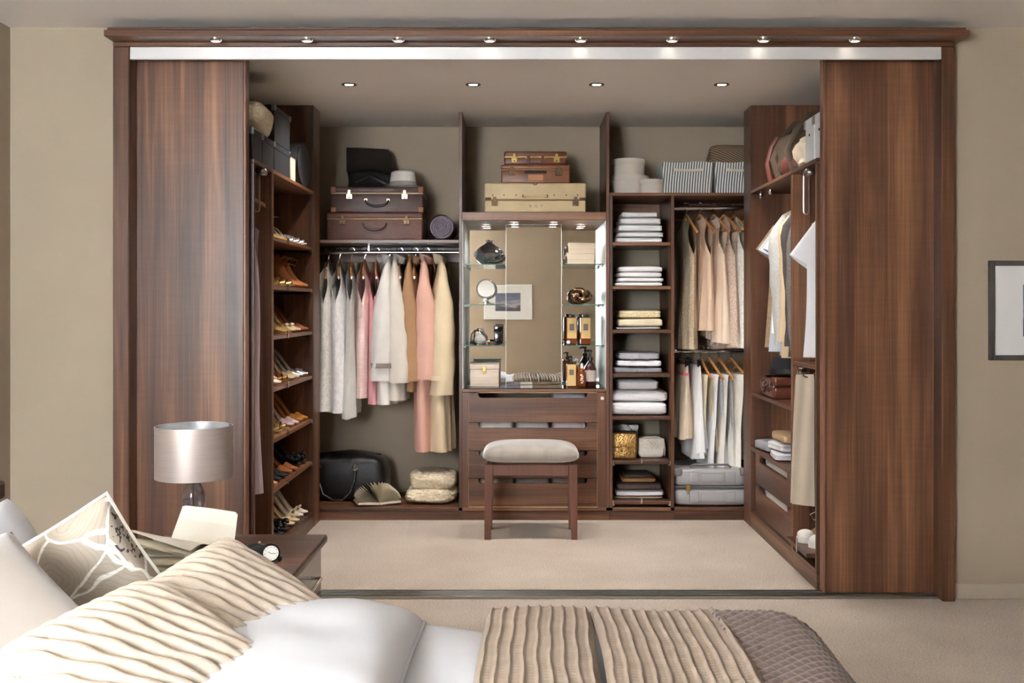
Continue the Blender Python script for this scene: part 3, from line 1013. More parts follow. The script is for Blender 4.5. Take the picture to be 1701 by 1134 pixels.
# double bay, upper rail
gold = mat('sequin_gold', (200, 180, 152), .4, .2, var=.35, vs=160, bump=.6, bs=300)
peach = mat('peach_silk', (228, 198, 172), .6, var=.05, vs=8)
cream = mat('cream_satin', (236, 214, 192), .5, var=.05, vs=8)
beads = mat('beaded_taupe', (212, 190, 172), .5, .1, var=.3, vs=120, bump=.6, bs=220)
silver = mat('silver_lame', (228, 222, 212), .45, .1, var=.15, vs=60, bump=.4, bs=150)
G2 = 'sleeveless tops on the upper rail'
ZR2 = 1.815 + .0155
rows = [
    (1140.4, 'sequin_dress', 'gold sequinned sleeveless dress by the towel shelves', 'dress', gold, dict(L=.855, ws=.18, wb=.18, wh=.19, T0=.035, Th=.045, fa=.008, seed=21), 3, 'gold sequinned dress'),
    (1162.5, 'peach_top', 'peach sleeveless top with an open armhole', 'top', peach, dict(L=.745, ws=.18, wb=.19, wh=.20, T0=.035, Th=.05, fa=.009, seed=22), 9, 'peach top'),
    (1185.4, 'cream_camisole', 'cream satin camisole with a flared hem', 'top', cream, dict(L=.80, ws=.175, wb=.18, wh=.22, T0=.03, Th=.06, fa=.014, seed=23, hem=.02), 10, 'cream camisole'),
    (1202, 'beaded_dress', 'taupe beaded sleeveless dress with a slanted hem', 'dress', beads, dict(L=.86, ws=.175, wb=.185, wh=.22, T0=.035, Th=.055, fa=.012, seed=24, trail=-.02), 12, 'taupe beaded dress'),
    (1218, 'silver_top', 'silvery white sleeveless dress next to the beaded dress', 'dress', silver, dict(L=.845, ws=.18, wb=.19, wh=.21, T0=.04, Th=.055, fa=.010, seed=25), 10, 'silvery dress'),
    (1240, 'ivory_top', 'ivory sleeveless top half hidden by the corner post', 'top', mat('ivory_silk', (232, 226, 212), .6), dict(L=.80, ws=.18, wb=.19, wh=.21, T0=.04, Th=.055, fa=.010, seed=26), 10, 'ivory top'),
]
for px, nm, lab, cat, m, kw, yw, hn in rows:
    x = (px - 866) * YR1 / F
    a = R(-90 + yw)
    hanger('beech coat hanger carrying the ' + hn, (x, YR1, ZR2 - .0035), a, 'hangers on the upper rail', 'wood', px > 1180)
    garment(nm, lab, cat, (x, YR1, ZR2), a, m, group=G2, **kw)

# double bay, lower rail
ZR3 = .960 + .0155
beige = mat('beige_linen', (214, 196, 172), .9, var=.05, vs=20, bump=.2, bs=140)
crm = mat('cream_cotton', (232, 220, 194), .9, var=.04, vs=12)
for px, nm, lab, m, L, hn, zt, yw in ((1133, 'beige_skirt', 'beige linen skirt with a pink ribbon at the waist', beige, .42, 'beige skirt', -.095, 4),
                                     (1152, 'white_skirt', 'short layered white skirt clipped beside the beige skirt', whitef, .50, 'white skirt', -.095, 6)):
    x = (px - 866) * YR1 / F
    a = R(-90 + yw)
    hanger('metal clip hanger holding the ' + hn, (x, YR1, ZR3 - .0035), a, 'hangers on the lower rail', 'clip')
    t = thing(nm, lab, 'skirt', (x, YR1, ZR3), a, 'skirts on the lower rail')
    for lay in range(2 if 'white' in nm else 1):
        def f(uu, vv, lay=lay, L=L, zt=zt):
            th = 2 * PI * uu; k = vv
            cr = 1 + .10 * k * math.sin(th * 7 + lay) + .05 * k * math.sin(th * 13)
            rx = (.15 + .05 * k) * (1 - .06 * lay); ry = (.014 + .05 * k) * (1 - .1 * lay)
            return Vector((math.cos(th) * rx * cr, math.sin(th) * ry * cr, zt - (L + .035 * lay) * k + .01 * k * math.sin(th * 2)))
        MB().grid(f, 56, 16, wrap=True).build('skirt_layer', m, t, angle=80)
    if 'beige' in nm:
        MB().loft([[Vector((math.cos(2 * PI * q / 40) * .158, math.sin(2 * PI * q / 40) * .026, zt - .05 + dz)) for q in range(40)] for dz in (-.009, .009)], True, False).build('ribbon', mat('pink_ribbon', (232, 120, 130), .5), t)
rows = [
    (1164, 'cream_trousers', 'cream cotton trousers over the hanger next to the white skirt', crm, .47, 3),
    (1178, 'white_trousers', 'white trousers hung between cream trousers and white linen pair', whitef, .555, 8),
    (1194, 'white_trousers', 'white linen trousers with sharp creases on a beech hanger', mat('white_linen', (232, 229, 224), .9, var=.04, vs=30, bump=.2, bs=120), .55, 8),
    (1214, 'white_trousers', 'wide ivory white trousers on the hanger tilted toward the corner', mat('ivory_linen', (236, 231, 222), .9, var=.04, vs=30), .53, 13),
    (1240, 'cream_trousers', 'cream trousers at the corner-post end of the lower rail', mat('cream_linen', (226, 210, 182), .9, var=.04, vs=30), .50, 26),
]
for px, nm, lab, m, L, yw in rows:
    x = (px - 866) * YR1 / F
    a = R(-90 + yw)
    hanger('beech trouser hanger under the ' + lab, (x, YR1, ZR3 - .0035), a, 'hangers on the lower rail', 'wood', True)
    hung_trousers(nm, lab, (x, YR1, ZR3), a, m, L, .33, 'trousers on the lower rail', px)

# right cabinet: shirts seen from the front, rail along y
ZR4 = 1.79 + .0145
rows = [
    (5.84, 'brown_shirt', 'khaki brown short-sleeved shirt behind the row of shirts', mat('khaki_check', (150, 126, 98), .9, var=.2, vs=40), dict(L=.80, sleeve='short', sl=.16, sr=.072, collar=None)),
    (5.76, 'grey_shirt', 'pale blue-grey short-sleeved shirt', mat('blue_grey_cotton', (176, 180, 186), .9, var=.05), dict(L=.82, sleeve='short', sl=.17, sr=.072)),
    (5.68, 'white_shirt', 'white short-sleeved shirt among the grey shirts', whitef, dict(L=.72, sleeve='short', sl=.16, sr=.072)),
    (5.58, 'grey_cardigan', 'light grey marl long-sleeved top', mat('grey_marl', (184, 182, 178), .95, var=.12, vs=90, bump=.2, bs=200), dict(L=.86, sleeve='long', sl=.62, sr=.058)),
    (5.47, 'beige_jacket', 'beige zipped jacket between grey top and charcoal jacket', mat('camel_twill', (206, 180, 146), .85, var=.05), dict(L=.84, sleeve='long', sl=.60, sr=.052)),
    (5.36, 'charcoal_jacket', 'charcoal tailored jacket next to the tweed jacket', mat('charcoal_wool', (74, 68, 68), .9, var=.1, vs=40), dict(L=.83, sleeve='long', sl=.62, sr=.055)),
    (5.22, 'tweed_jacket', 'grey tweed jacket in front of the charcoal jacket', mat('grey_tweed', (122, 114, 108), .95, var=.3, vs=130, bump=.3, bs=200), dict(L=.83, sleeve='long', sl=.64, sr=.060)),
]
for k, (y, nm, lab, m, kw) in enumerate(rows):
    ws = .205 if kw['sleeve'] == 'long' else .2
    off = .035 if kw['sleeve'] == 'long' else .02
    xx = 1.57
    hanger('beech coat hanger under the ' + lab.split(' among')[0].split(' between')[0].split(' next')[0].split(' in front')[0].split(' behind')[0], (xx, y, ZR4 - .0035), R(180), 'hangers in the shirt cabinet')
    garment(nm, lab, 'jacket' if 'jacket' in nm else 'shirt', (xx, y, ZR4), R(180), m, ws=ws, wb=.22, wh=.235, T0=.035, Th=.045, fa=.008,
            seed=40 + k, group='shirts and jackets in the cabinet', top=-.075, slope=.07, **kw)

# white T-shirt
ZR5 = 1.80 + .0145
hanger('beech coat hanger under the white T-shirt', (1.56, 4.80, ZR5 - .0035), R(180), 'hangers in side cabinets')
garment('white_t_shirt', 'plain white short-sleeved T-shirt hanging above the trouser rack', 'shirt', (1.535, 4.80, ZR5 - .09), R(180), mat('bright_white_jersey', (240, 238, 242), .9, var=.02, vs=6),
        L=.725, ws=.22, wb=.255, wh=.275, T0=.04, Th=.055, sleeve='short', sl=.19, sr=.085, fa=.009, seed=60, top=-.05, slope=.075)

# mauve dress and dark trousers in the left cabinet
mauve = mat('mauve_jersey', (178, 158, 162), .75, var=.05, vs=6)
hanger('beech coat hanger under the mauve dress', (-1.36, 4.80, 1.838 + .008), R(0), 'hangers in side cabinets')
dz = .15
t = garment('mauve_dress', 'long gathered mauve dress with a tied waist', 'dress', (-1.36, 4.80, 1.70), R(0), mauve, L=1.31, ws=.205, wb=.175, wh=.20, T0=.05, Th=.075, fa=.014, folds=7, seed=70, slope=.085, dip=.16, waist=.0, belt=.50, top=-.045)
t = thing('dark_trousers', 'navy black trousers hanging behind the mauve dress', 'trousers', (-1.42, 4.88, 1.0))
for s in (-1, 1):
    MB().grid(lambda uu, vv, s=s: Vector((math.cos(2 * PI * uu) * (.095 - .015 * vv) + s * .095, math.sin(2 * PI * uu) * (.03 + .006 * math.sin(vv * 7)), -.88 * vv)), 20, 16, wrap=True).build('leg', mat('navy_black', (24, 24, 30), .9), t, angle=80)
MB().box(-.19, .19, -.034, .034, -.005, .045, .012, 2).build('waistband', MATS['navy_black'], t)

# trousers on the rack
for y, nm, lab, m, L, z0 in ((4.76, 'chino_trousers', 'pressed stone chinos folded over the chrome rack', mat('stone_chino', (196, 178, 156), .9, var=.03, vs=14), .565, .917),
                             (4.80, 'dark_trousers', 'dark brown trousers on the rack behind the chinos', mat('dark_brown_wool', (66, 50, 44), .9), .52, .917),
                             (4.84, 'taupe_trousers', 'pinstriped taupe trousers at the back of the chrome rack', stripes('taupe_pinstripe', (150, 132, 112), (188, 172, 152), .008, (1, 0, 0)), .50, .917)):
    t = thing(nm, lab, 'trousers', (0, y, z0), 0, 'trousers on the rack')
    x0, x1 = {4.76: (1.222, 1.302), 4.80: (1.306, 1.33), 4.84: (1.322, 1.50)}[y]
    sk = -.022 if 'chino' in nm else -.004
    for s in (1, -1):
        def f(uu, vv, s=s):
            if vv < .05:
                an = vv / .05 * PI / 2
                yy = s * .0085 * math.sin(an); z = .0085 * math.cos(an)
            else:
                k = (vv - .05) / .95
                yy = s * (.0085 + .005 * k + .003 * math.sin(uu * 9 + k * 3)); z = -L * k - (.012 * uu * k)
            return Vector((x0 + (x1 - x0) * uu + sk * vv * (1 - uu), yy, z))
        MB().grid(f, 14, 14).build('leg_fall', m, t, angle=80)

# ---------------------------------------------------------------- shoes
def shoe(name, label, group, m, heel=.085, L=.235, toe='point', mh=None, ins=None, strap=None, deco=None, dm=None, style='pump', wk=1.0):
    """built heel at origin, toe along +x, base z=0"""
    t = thing(name, label, 'shoe', (0, 0, 0), 0, group)
    ins = ins or mat('insole', (206, 178, 140), .7)
    mh = mh or m

    def sole(k):
        return heel * (1 - sstep(k, .22, .66)) + .004 + (.006 * sstep(k, .8, 1) if style != 'flat' else .004)

    def wid(k):
        if k < .18:
            w = .024 + .004 * sstep(k, 0, .18)
            w *= math.sqrt(max(.05, 1 - ((.18 - k) / .19) ** 2))
        elif k < .7:
            w = .028 - .004 * math.sin((k - .18) / .3 * PI if k < .48 else PI) + .010 * sstep(k, .4, .7)
        else:
            e = min(1.0, (k - .7) / .3)
            w = .038 * ((1 - e ** 1.5) ** .9 if toe == 'point' else (max(0, 1 - e ** 2.6)) ** .5)
        return max(.0012, w * wk)
    n = 26
    if style in ('pump', 'flat', 'boot', 'trainer'):
        rings = []
        kv = {'pump': .70, 'flat': .68, 'boot': .40, 'trainer': .42}[style]
        for j in range(n + 1):
            k = j / n
            x = k * L; w_ = wid(k); z0 = sole(k)
            if style in ('pump', 'flat'):
                S = .052 - .026 * sstep(k, .05, .5) - .004 * sstep(k, .5, .68)
                Hc = .040 * (1 - sstep(k, .66, 1.02)) + .010
            else:
                top = .115 if style == 'boot' else .07
                S = top - .012 * math.sin(k * 4)
                Hc = top * .92 * (1 - sstep(k, .40, .82)) + .036 * (1 - sstep(k, .7, 1.05)) + .010
            c = 1 - sstep(k, kv - .03, kv + .05)
            top = S * c + Hc * (1 - c)
            cy = .93 * c
            ring = []
            for (yy, zz) in ((cy, 1.0), (cy * .5 + .5 * (.86 if c < .5 else 1), .86 if c > .5 else .82), (1.0, .45), (.97, .12), (.85, 0), (0, 0)):
                ring.append((yy, zz))
            pts = [Vector((x, -w_ * a, z0 + top * b)) for a, b in ring] + [Vector((x, w_ * a, z0 + top * b)) for a, b in ring[-2::-1]]
            rings.append(pts)
        MB().loft(rings, False, False).build('upper', m, t, angle=60)
        MB().grid(lambda uu, vv: Vector((L * (.03 + .72 * uu), (2 * vv - 1) * wid(.03 + .72 * uu) * .9, sole(.03 + .72 * uu) + .003)), 16, 4).build('insole', ins, t)
    else:
        rings = []
        for j in range(n + 1):
            k = j / n
            w_ = wid(k); z0 = sole(k)
            rings.append([Vector((k * L, -w_, z0)), Vector((k * L, -w_, z0 + .006)), Vector((k * L, w_, z0 + .006)), Vector((k * L, w_, z0))])
        MB().loft(rings).build('sole', m, t, angle=50)
        for k0, hh, bw in ((.88, .022, .012), (.76, .036, .012), (.64, .046, .009)):
            def band(uu, vv, k0=k0, hh=hh, bw=bw):
                th = PI * uu
                kk = k0 + (vv - .5) * bw * 2 / L
                return Vector((kk * L, math.cos(th) * wid(kk) * 1.03, sole(kk) + .004 + math.sin(th) ** .7 * hh))
            MB().grid(band, 12, 2).build('strap', dm or m, t)
    if heel > .02:
        rr = .0075 if style != 'boot' else .02
        hb = [Vector((.030, 0, sole(.1) + .002)), Vector((.018, 0, heel * .7)), Vector((.014, 0, heel * .35)), Vector((.014, 0, 0))]
        MB().tube(hb, [.021, .013 if style != 'boot' else .022, rr, rr], 12).build('heel', mh, t)
    else:
        rings = []
        for j in range(n + 1):
            k = j / n
            w_ = wid(k) * 1.05 + .001
            h_ = .024 if style == 'trainer' else .006
            rings.append([Vector((k * L, -w_, 0)), Vector((k * L, -w_, h_)), Vector((k * L, w_, h_)), Vector((k * L, w_, 0))])
        MB().loft(rings).build('outsole', mh, t, angle=50)
    if style == 'sandal' or strap is not None:
        k = .10
        pts = [Vector((L * .2 + math.cos(a) * .034, math.sin(a) * .027, heel + .062)) for a in [2 * PI * q / 20 for q in range(20)]]
        MB().tube(pts, .003, 6, closed=True, flat=1.6).build('ankle_strap', strap or dm or m, t)
        MB().grid(lambda uu, vv: Vector((L * (.06 + .02 * uu) - .004 * vv, (uu - .5) * .03, sole(.08) + .06 * vv)), 4, 4).build('heel_counter', strap or dm or m, t)
    if deco:
        cx = L * .80; cz = sole(.8) + .038
        if deco == 'flower':
            mb = MB()
            for q in range(9):
                an = q * 2.4; r0 = .004 + .0016 * q
                mb.soft(.020, .014, .012, .8, .8, 10, 6, c=(cx + math.cos(an) * r0, math.sin(an) * r0, cz - .008 - .0008 * q))
            mb.build('flower', dm or m, t)
        elif deco == 'bow':
            mb = MB()
            for sg in (-1, 1):
                mb.soft(.016, .032, .014, .6, .8, 12, 6, c=(cx, sg * .017, cz - .006))
            mb.soft(.014, .012, .014, .8, .8, 10, 6, c=(cx, 0, cz - .004))
            mb.build('bow', dm or m, t)
        elif deco == 'ruffle':
            mb = MB()
            rn = random.Random(5)
            for q in range(16):
                mb.soft(.028, .022, .016, .8, .8, 10, 5, amp=.004, fr=60, seed=q, c=(cx - .035 + rn.random() * .06, (rn.random() - .5) * .055, cz - .012 + rn.random() * .02))
            mb.build('ruffle', dm or m, t)
        elif deco == 'crystal':
            mb = MB()
            rn = random.Random(7)
            for q in range(18):
                c = Vector((cx + (rn.random() - .5) * .04, (rn.random() - .5) * .04, cz - .01 + rn.random() * .008))
                mb.lathe([(.001, 0), (.004, .003), (.001, .006)], 6, c)
            mb.build('crystals', CHROME, t)
        elif deco == 'laces':
            for q in range(4):
                x = L * (.42 + .07 * q)
                zz = sole(.45 + .07 * q) + .105 - .018 * q
                MB().tube([Vector((x, -.022, zz - .012)), Vector((x + .006, 0, zz + .004)), Vector((x + .003, .022, zz - .012))], .0016, 6).build('lace', dm, t)
            for sg in (-1, 1):
                pts = [Vector((L * .45, 0, heel * .5 + .115)), Vector((L * .60, sg * .03, heel * .5 + .135)), Vector((L * .72, sg * .045, heel * .5 + .115)), Vector((L * .66, sg * .04, heel * .5 + .09)), Vector((L * .47, 0, heel * .5 + .11))]
                MB().tube(pts, .0018, 6).build('lace_loop', dm, t)
    return t


def pair(spec, z, ys, x_toe, yaw=(0, 0)):
    kw = dict(spec)
    s = shoe(**kw)
    L = kw.get('L', .235)
    for i, y in enumerate(ys):
        o = s if i == 0 else copy_tree(s)
        o.location = (x_toe - L - (.006 if i else 0), y, z)
        o.rotation_euler = (0, 0, R(yaw[i % 2]))


SH = lambda n, c, r=.35, me=0.0, **k: mat(n, c, r, me, **k)
gl = SH('gold_leather', (198, 164, 104), .3, .75, var=.15, vs=40)
sl_ = SH('silver_leather', (200, 200, 204), .25, .8)
pg = SH('pale_gold', (222, 200, 160), .35, .5)
tn = SH('tan_suede', (156, 92, 46), .8)
br = SH('brown_suede', (138, 74, 42), .7)
mu = SH('mustard_suede', (168, 108, 42), .8)
pk_ = SH('mauve_leather', (202, 172, 172), .4, .1)
bk = SH('black_suede', (20, 18, 20), .7)
bkp = SH('black_patent', (18, 16, 18), .15, coat=.5)
cr_ = SH('cream_leather', (226, 214, 196), .45)
sn = stripes('snakeskin', (86, 72, 64), (176, 160, 146), .012, (1, .8, .4), .5, .4)
ylw = SH('yellow_suede', (222, 160, 36), .7)
xt = XL - .012
z = SZ[0] + .001
pair(dict(name='slingback_heel', label='ivory and silver slingback heel on the uppermost shoe shelf', group='shoe pairs', m=cr_, style='sandal', dm=sl_, heel=.095), z, (5.82, 5.73), xt)
pair(dict(name='peep_toe_heel', label='shiny gold heel beside the ivory slingbacks', group='shoe pairs', m=gl, heel=.085, toe='round', dm=tn), z, (5.52, 5.42, ), xt - .03)
z = SZ[1] + .001
pair(dict(name='lace_up_bootie', label='tan lace-up ankle boot with gold laces', group='shoe pairs', m=tn, style='boot', heel=.07, toe='round', deco='laces', dm=SH('gold_lace', (190, 150, 84), .5), mh=SH('stacked_heel', (90, 56, 34), .5)), z, (5.85, 5.73), xt)
pair(dict(name='strappy_sandal', label='gold strappy sandal beside the tan lace-up boots', group='shoe pairs', m=gl, style='sandal', heel=.08, dm=gl), z, (5.56, 5.44), xt - .01)
z = SZ[2] + .001
pair(dict(name='court_shoe', label='chestnut brown suede court shoe', group='shoe pairs', m=br, heel=.095), z, (5.86, 5.77), xt)
pair(dict(name='peep_toe_shoe', label='pale gold peep-toe shoe with a small bow', group='shoe pairs', m=pg, heel=.09, toe='round', deco='bow', dm=cr_, mh=sl_), z, (5.66, 5.56), xt)
pair(dict(name='flat_shoe', label='crumpled gold ballet flat beside the peep-toes', group='shoe pairs', m=gl, heel=.0, style='flat', toe='round'), z, (5.44, 5.34), xt)
z = SZ[3] + .001
pair(dict(name='crystal_heel', label='silver high heel with a crystal toe', group='shoe pairs', m=sl_, heel=.10, deco='crystal'), z, (5.85, 5.75), xt)
pair(dict(name='gold_court_shoe', label='soft gold high-heeled court shoe', group='shoe pairs', m=pg, heel=.10, toe='round', ins=tn), z, (5.63, 5.53), xt)
pair(dict(name='strappy_sandal', label='bronze strappy sandal with a yellow lining', group='shoe pairs', m=gl, style='sandal', heel=.085, dm=SH('bronze_leather', (150, 100, 50), .35, .5), strap=ylw), z, (5.41, 5.32), xt)
pair(dict(name='flower_shoe', label='beige shoe topped with a fabric rose', group='shoe pairs', m=cr_, heel=.05, deco='flower', dm=SH('blush_fabric', (222, 196, 180), .8), toe='round'), z, (5.20, ), xt)
z = SZ[4] + .001
pair(dict(name='court_shoe', label='mustard suede court shoe beside the mauve heels', group='shoe pairs', m=mu, heel=.10, toe='round'), z, (5.85, 5.75), xt)
pair(dict(name='mauve_heel', label='mauve leather high heel', group='shoe pairs', m=pk_, heel=.095, toe='round'), z, (5.62, 5.52), xt)
pair(dict(name='buckled_sandal', label='gold sandal with broad straps beside the mauve heels', group='shoe pairs', m=pg, style='sandal', heel=.07, dm=gl), z, (5.38, 5.26), xt)
z = SZ[5] + .001
pair(dict(name='ruffled_heel', label='black satin heel with a ruffled toe beside the brown strap shoes', group='shoe pairs', m=bkp, heel=.085, toe='round', deco='ruffle', dm=bk), z, (5.84, 5.72), xt)
pair(dict(name='ankle_strap_shoe', label='brown leather ankle-strap shoe', group='shoe pairs', m=tn, heel=.08, toe='round', strap=br), z, (5.58, 5.48), xt)
pair(dict(name='black_pump', label='plain black suede round-toed pump', group='shoe pairs', m=bk, heel=.06, toe='round'), z, (5.35, 5.24), xt)
pair(dict(name='tan_flat', label='tan leather ballet flat beside the black pumps', group='shoe pairs', m=SH('tan_leather', (196, 140, 92), .4), heel=0, style='flat', toe='round'), z, (5.12, ), xt)
z = .0915
pair(dict(name='bow_court_shoe', label='cream high heel with a small bow on the cabinet base', group='shoe pairs', m=cr_, heel=.10, deco='bow', dm=pg), z, (5.85, 5.76), xt)
pair(dict(name='flower_heel', label='pale gold heel with a fabric flower', group='shoe pairs', m=pg, heel=.085, deco='flower', dm=SH('blush_petal', (226, 196, 166), .8), toe='round'), z, (5.63, 5.54), xt)
pair(dict(name='ruffled_flat', label='black shoe covered with a chiffon ruffle near the cabinet plinth', group='shoe pairs', m=bk, heel=.03, deco='ruffle', dm=bkp, toe='round'), z, (5.41, 5.29), xt)
pair(dict(name='snakeskin_shoe', label='grey snakeskin pointed shoe', group='shoe pairs', m=sn, heel=.05), z, (5.17, 5.08), xt)
# trainers in the right cabinet
tr = shoe('trainer', 'brown perforated trainer with a white toe and sole', 'trainer pair', mat('trainer_suede', (120, 92, 66), .9, var=.3, vs=90), heel=0, L=.28, toe='round', style='trainer', mh=mat('trainer_sole', (228, 222, 214), .6), deco='laces', dm=mat('trainer_lace', (200, 186, 160), .8), wk=1.15)
MB().soft(.075, .074, .05, .9, .9, 20, 10).build('toe_cap', MATS['trainer_sole'], tr).location = (.238, 0, .006)
tr2 = copy_tree(tr)
tr.location = (1.535, 4.90, .1545); tr.rotation_euler = (0, 0, R(184))
tr2.location = (1.56, 4.755, .1545); tr2.rotation_euler = (0, 0, R(176))

# ---------------------------------------------------------------- luggage
def suitcase(name, label, loc, rz, w, d, h, m, lid=.35, mm=None, handle='arc', cap=None, hm=None, cat='suitcase', group=None, hz=None, stitch=None, latch_x=.30):
    """vintage case lying flat, front towards -y, base at z=0"""
    mm = mm or BRASS; hm = hm or m
    t = thing(name, label, cat, loc, rz, group)
    zs = h * (1 - lid)
    MB().box(-w / 2, w / 2, -d / 2, d / 2, 0, zs - .0012, .009, 3).build('body', m, t)
    MB().box(-w / 2 - .002, w / 2 + .002, -d / 2 - .002, d / 2 + .002, zs + .0012, h, .010, 3).build('lid', m, t)
    MB().box(-w / 2 + .001, w / 2 - .001, -d / 2 + .001, d / 2 - .001, zs - .004, zs + .004).build('seam_rim', stitch or mm, t, smooth=False)
    for s in (-1, 1):
        x = s * w * latch_x
        la = MB().box(x - .018, x + .018, -d / 2 - .006, -d / 2 - .0005, zs - .034, zs - .004, .002, 1).build('latch', mm, t, smooth=False)
        MB().box(x - .009, x + .009, -d / 2 - .0095, -d / 2 - .0062, zs - .010, zs + .018, .002, 1).build('hasp', mm, la, smooth=False)
        MB().lathe([(.001, .003), (.004, .002), (.004, 0)], 10, M=Matrix.Translation((x, -d / 2 - .0062, zs - .024)) @ Matrix.Rotation(R(90), 4, 'X')).build('keyhole', DARKM, la)
    zh = (zs - .045) if hz is None else hz
    hw = min(.065, w * .14)
    if handle == 'arc':
        pts = [Vector((-hw, -d / 2 - .002, zh)), Vector((-hw, -d / 2 - .014, zh - .004))] + \
              [Vector((-hw * math.cos(PI * k / 10), -d / 2 - .018, zh - .006 - math.sin(PI * k / 10) * .032)) for k in range(11)] + \
              [Vector((hw, -d / 2 - .014, zh - .004)), Vector((hw, -d / 2 - .002, zh))]
        ho = MB().tube(pts, [.005] * 2 + [.005 + .003 * math.sin(PI * k / 10) for k in range(11)] + [.005] * 2, 10).build('handle', hm, t)
    elif handle == 'bar':
        pts = [Vector((-hw, -d / 2 - .001, zh)), Vector((-hw + .004, -d / 2 - .014, zh)), Vector((0, -d / 2 - .017, zh - .002)), Vector((hw - .004, -d / 2 - .014, zh)), Vector((hw, -d / 2 - .001, zh))]
        ho = MB().tube(pts, .0065, 10).build('handle', hm, t)
    else:
        ho = MB().box(-hw, -hw * .66, -d / 2 - .016, -d / 2 - .002, zh - .045, zh + .01, .004, 2).box(hw * .66, hw, -d / 2 - .016, -d / 2 - .002, zh - .045, zh + .01, .004, 2) \
            .box(-hw * .98, hw * .98, -d / 2 - .018, -d / 2 - .004, zh - .052, zh - .034, .005, 2).build('handle', hm, t)
    for s in (-1, 1):
        MB().box(s * hw - .010, s * hw + .010, -d / 2 - .006, -d / 2 - .0005, zh - .008, zh + .008, .002, 1).build('handle_mount', mm, ho, smooth=False)
    if cap is not None:
        for sx_ in (-1, 1):
            for sy_ in (-1, 1):
                for z0, z1 in ((.001, .036), (h - .036, h - .001)):
                    x0 = sx_ * (w / 2 + .0035); y0 = sy_ * (d / 2 + .0035)
                    MB().box(min(x0, x0 - sx_ * .035), max(x0, x0 - sx_ * .035), min(y0, y0 - sy_ * .035), max(y0, y0 - sy_ * .035), z0 - .0008, z1 + .0028 * (z0 > .01), .008, 3).build('corner_cap', cap, t)
    return t


S0 = 1.611                          # top of the shelf over the long rail
dkbr = mat('worn_dark_brown_leather', (78, 52, 44), .45, var=.28, vs=14, bump=.25, bs=120)
rdbr = mat('worn_red_brown_leather', (98, 62, 52), .5, var=.25, vs=10, bump=.3, bs=90)
suitcase('vintage_suitcase', 'worn reddish brown leather suitcase at the base of the stack', (-.852, 6.40, S0), 0, .555, .38, .160, rdbr, .22, BRONZE, 'arc', hm=dkbr, hz=.098, latch_x=.335)
suitcase('vintage_suitcase', 'dark brown leather suitcase with brass locks under the white hat', (-.845, 6.41, S0 + .1605), R(1.5), .535, .37, .152, dkbr, .25, mat('brass_polished', (206, 186, 140), .25, 1.0), 'arc', mat('tan_corner', (140, 92, 62), .5), BLACKL, hz=.075, stitch=mat('cream_piping', (190, 170, 140), .6))
# messenger bag
Z1 = S0 + .1605 + .1555
t = thing('messenger_bag', 'black leather messenger bag leaning on the suitcases', 'bag', (-.905, 6.47, Z1), 0, rot=(R(-13), 0, 0))
def bagshape(uu, vv):
    th = 2 * PI * uu
    h = vv
    w_ = .132 + .030 * (1 - h) ** 1.4
    cx = -.050 * h + .018
    dd = .052 * (1 - .72 * h)
    e = lambda v: math.copysign(abs(v) ** .45, v)
    return Vector((cx + e(math.cos(th)) * w_ + .006 * math.sin(h * 9), e(math.sin(th)) * dd + .004 * math.sin(h * 11 + uu * 9), .004 + h * .258 + .012 * math.cos(th) * -h))
mb = MB().grid(bagshape, 40, 14, wrap=True)
mb.bm.faces.new([v for v in mb.bm.verts][-40:])
mb.bm.faces.new([v for v in mb.bm.verts][:40][::-1])
mb.build('bag_body', BLACKL, t, angle=60)
MB().grid(lambda uu, vv: Vector((-.050 * (1 - .6 * vv) + .018 + (uu - .5) * (.258 + .03 * vv), -.018 - .042 * vv - .006 * math.sin(uu * PI), .264 - .15 * vv - .025 * abs(uu - .5) * vv * 2 - .012 * (uu - .5))), 14, 12).build('flap', mat('black_leather_flap', (34, 27, 25), .4, var=.2, vs=12, bump=.25, bs=200), t, angle=80)
MB().tube([Vector((.135, -.03, .10)), Vector((.152, -.05, .07)), Vector((.145, -.062, .03)), Vector((.09, -.078, .022)), Vector((.0, -.082, .07)), Vector((-.09, -.078, .03))], .007, 8, flat=2.0).build('strap', BLACKL, t)


def hat(name, label, loc, m, band, r=.095, h=.085, brim=.045, rz=0, cat='hat', sc=1.0, group=None):
    t = thing(name, label, cat, loc, rz, group)
    MB().grid(lambda uu, vv: Vector((math.cos(2 * PI * uu) * (r + brim * vv) * .92, math.sin(2 * PI * uu) * (r + brim * vv) * 1.05, .006 + .004 * vv * 0 + .012 * vv * vv * math.cos(4 * PI * uu) * .6 + .003)), 40, 5, wrap=True).build('brim', m, t)
    def cr(uu, vv):
        th = 2 * PI * uu
        k = vv
        if k < .7:
            q = k / .7
            rr = r * (1 - .16 * q); z = .008 + h * q
        else:
            q = (k - .7) / .3
            rr = r * .84 * (1 - q); z = .008 + h + .010 * math.sin(q * PI) * (1 - .3 * q)
            z -= .026 * sstep(q, .2, 1)
        y = math.sin(th) * rr * 1.1; x = math.cos(th) * rr
        return Vector((x, y, z))
    MB().grid(cr, 36, 18, wrap=True).build('crown', m, t, angle=70)
    MB().loft([[Vector((math.cos(2 * PI * q / 36) * (r * k_ + .002), math.sin(2 * PI * q / 36) * (r * k_ * 1.1 + .002), z)) for q in range(36)] for z, k_ in ((.011, .995), (.036, .945))], True, False).build('hat_band', band, t)
    return t


hat('trilby_hat', 'white straw trilby with a grey band on the suitcase stack', (-.70, 6.33, Z1), mat('white_straw', (228, 222, 212), .85, var=.08, vs=90, bump=.5, bs=240), mat('grey_band', (150, 150, 140), .7), .076, .085, .044, R(80))

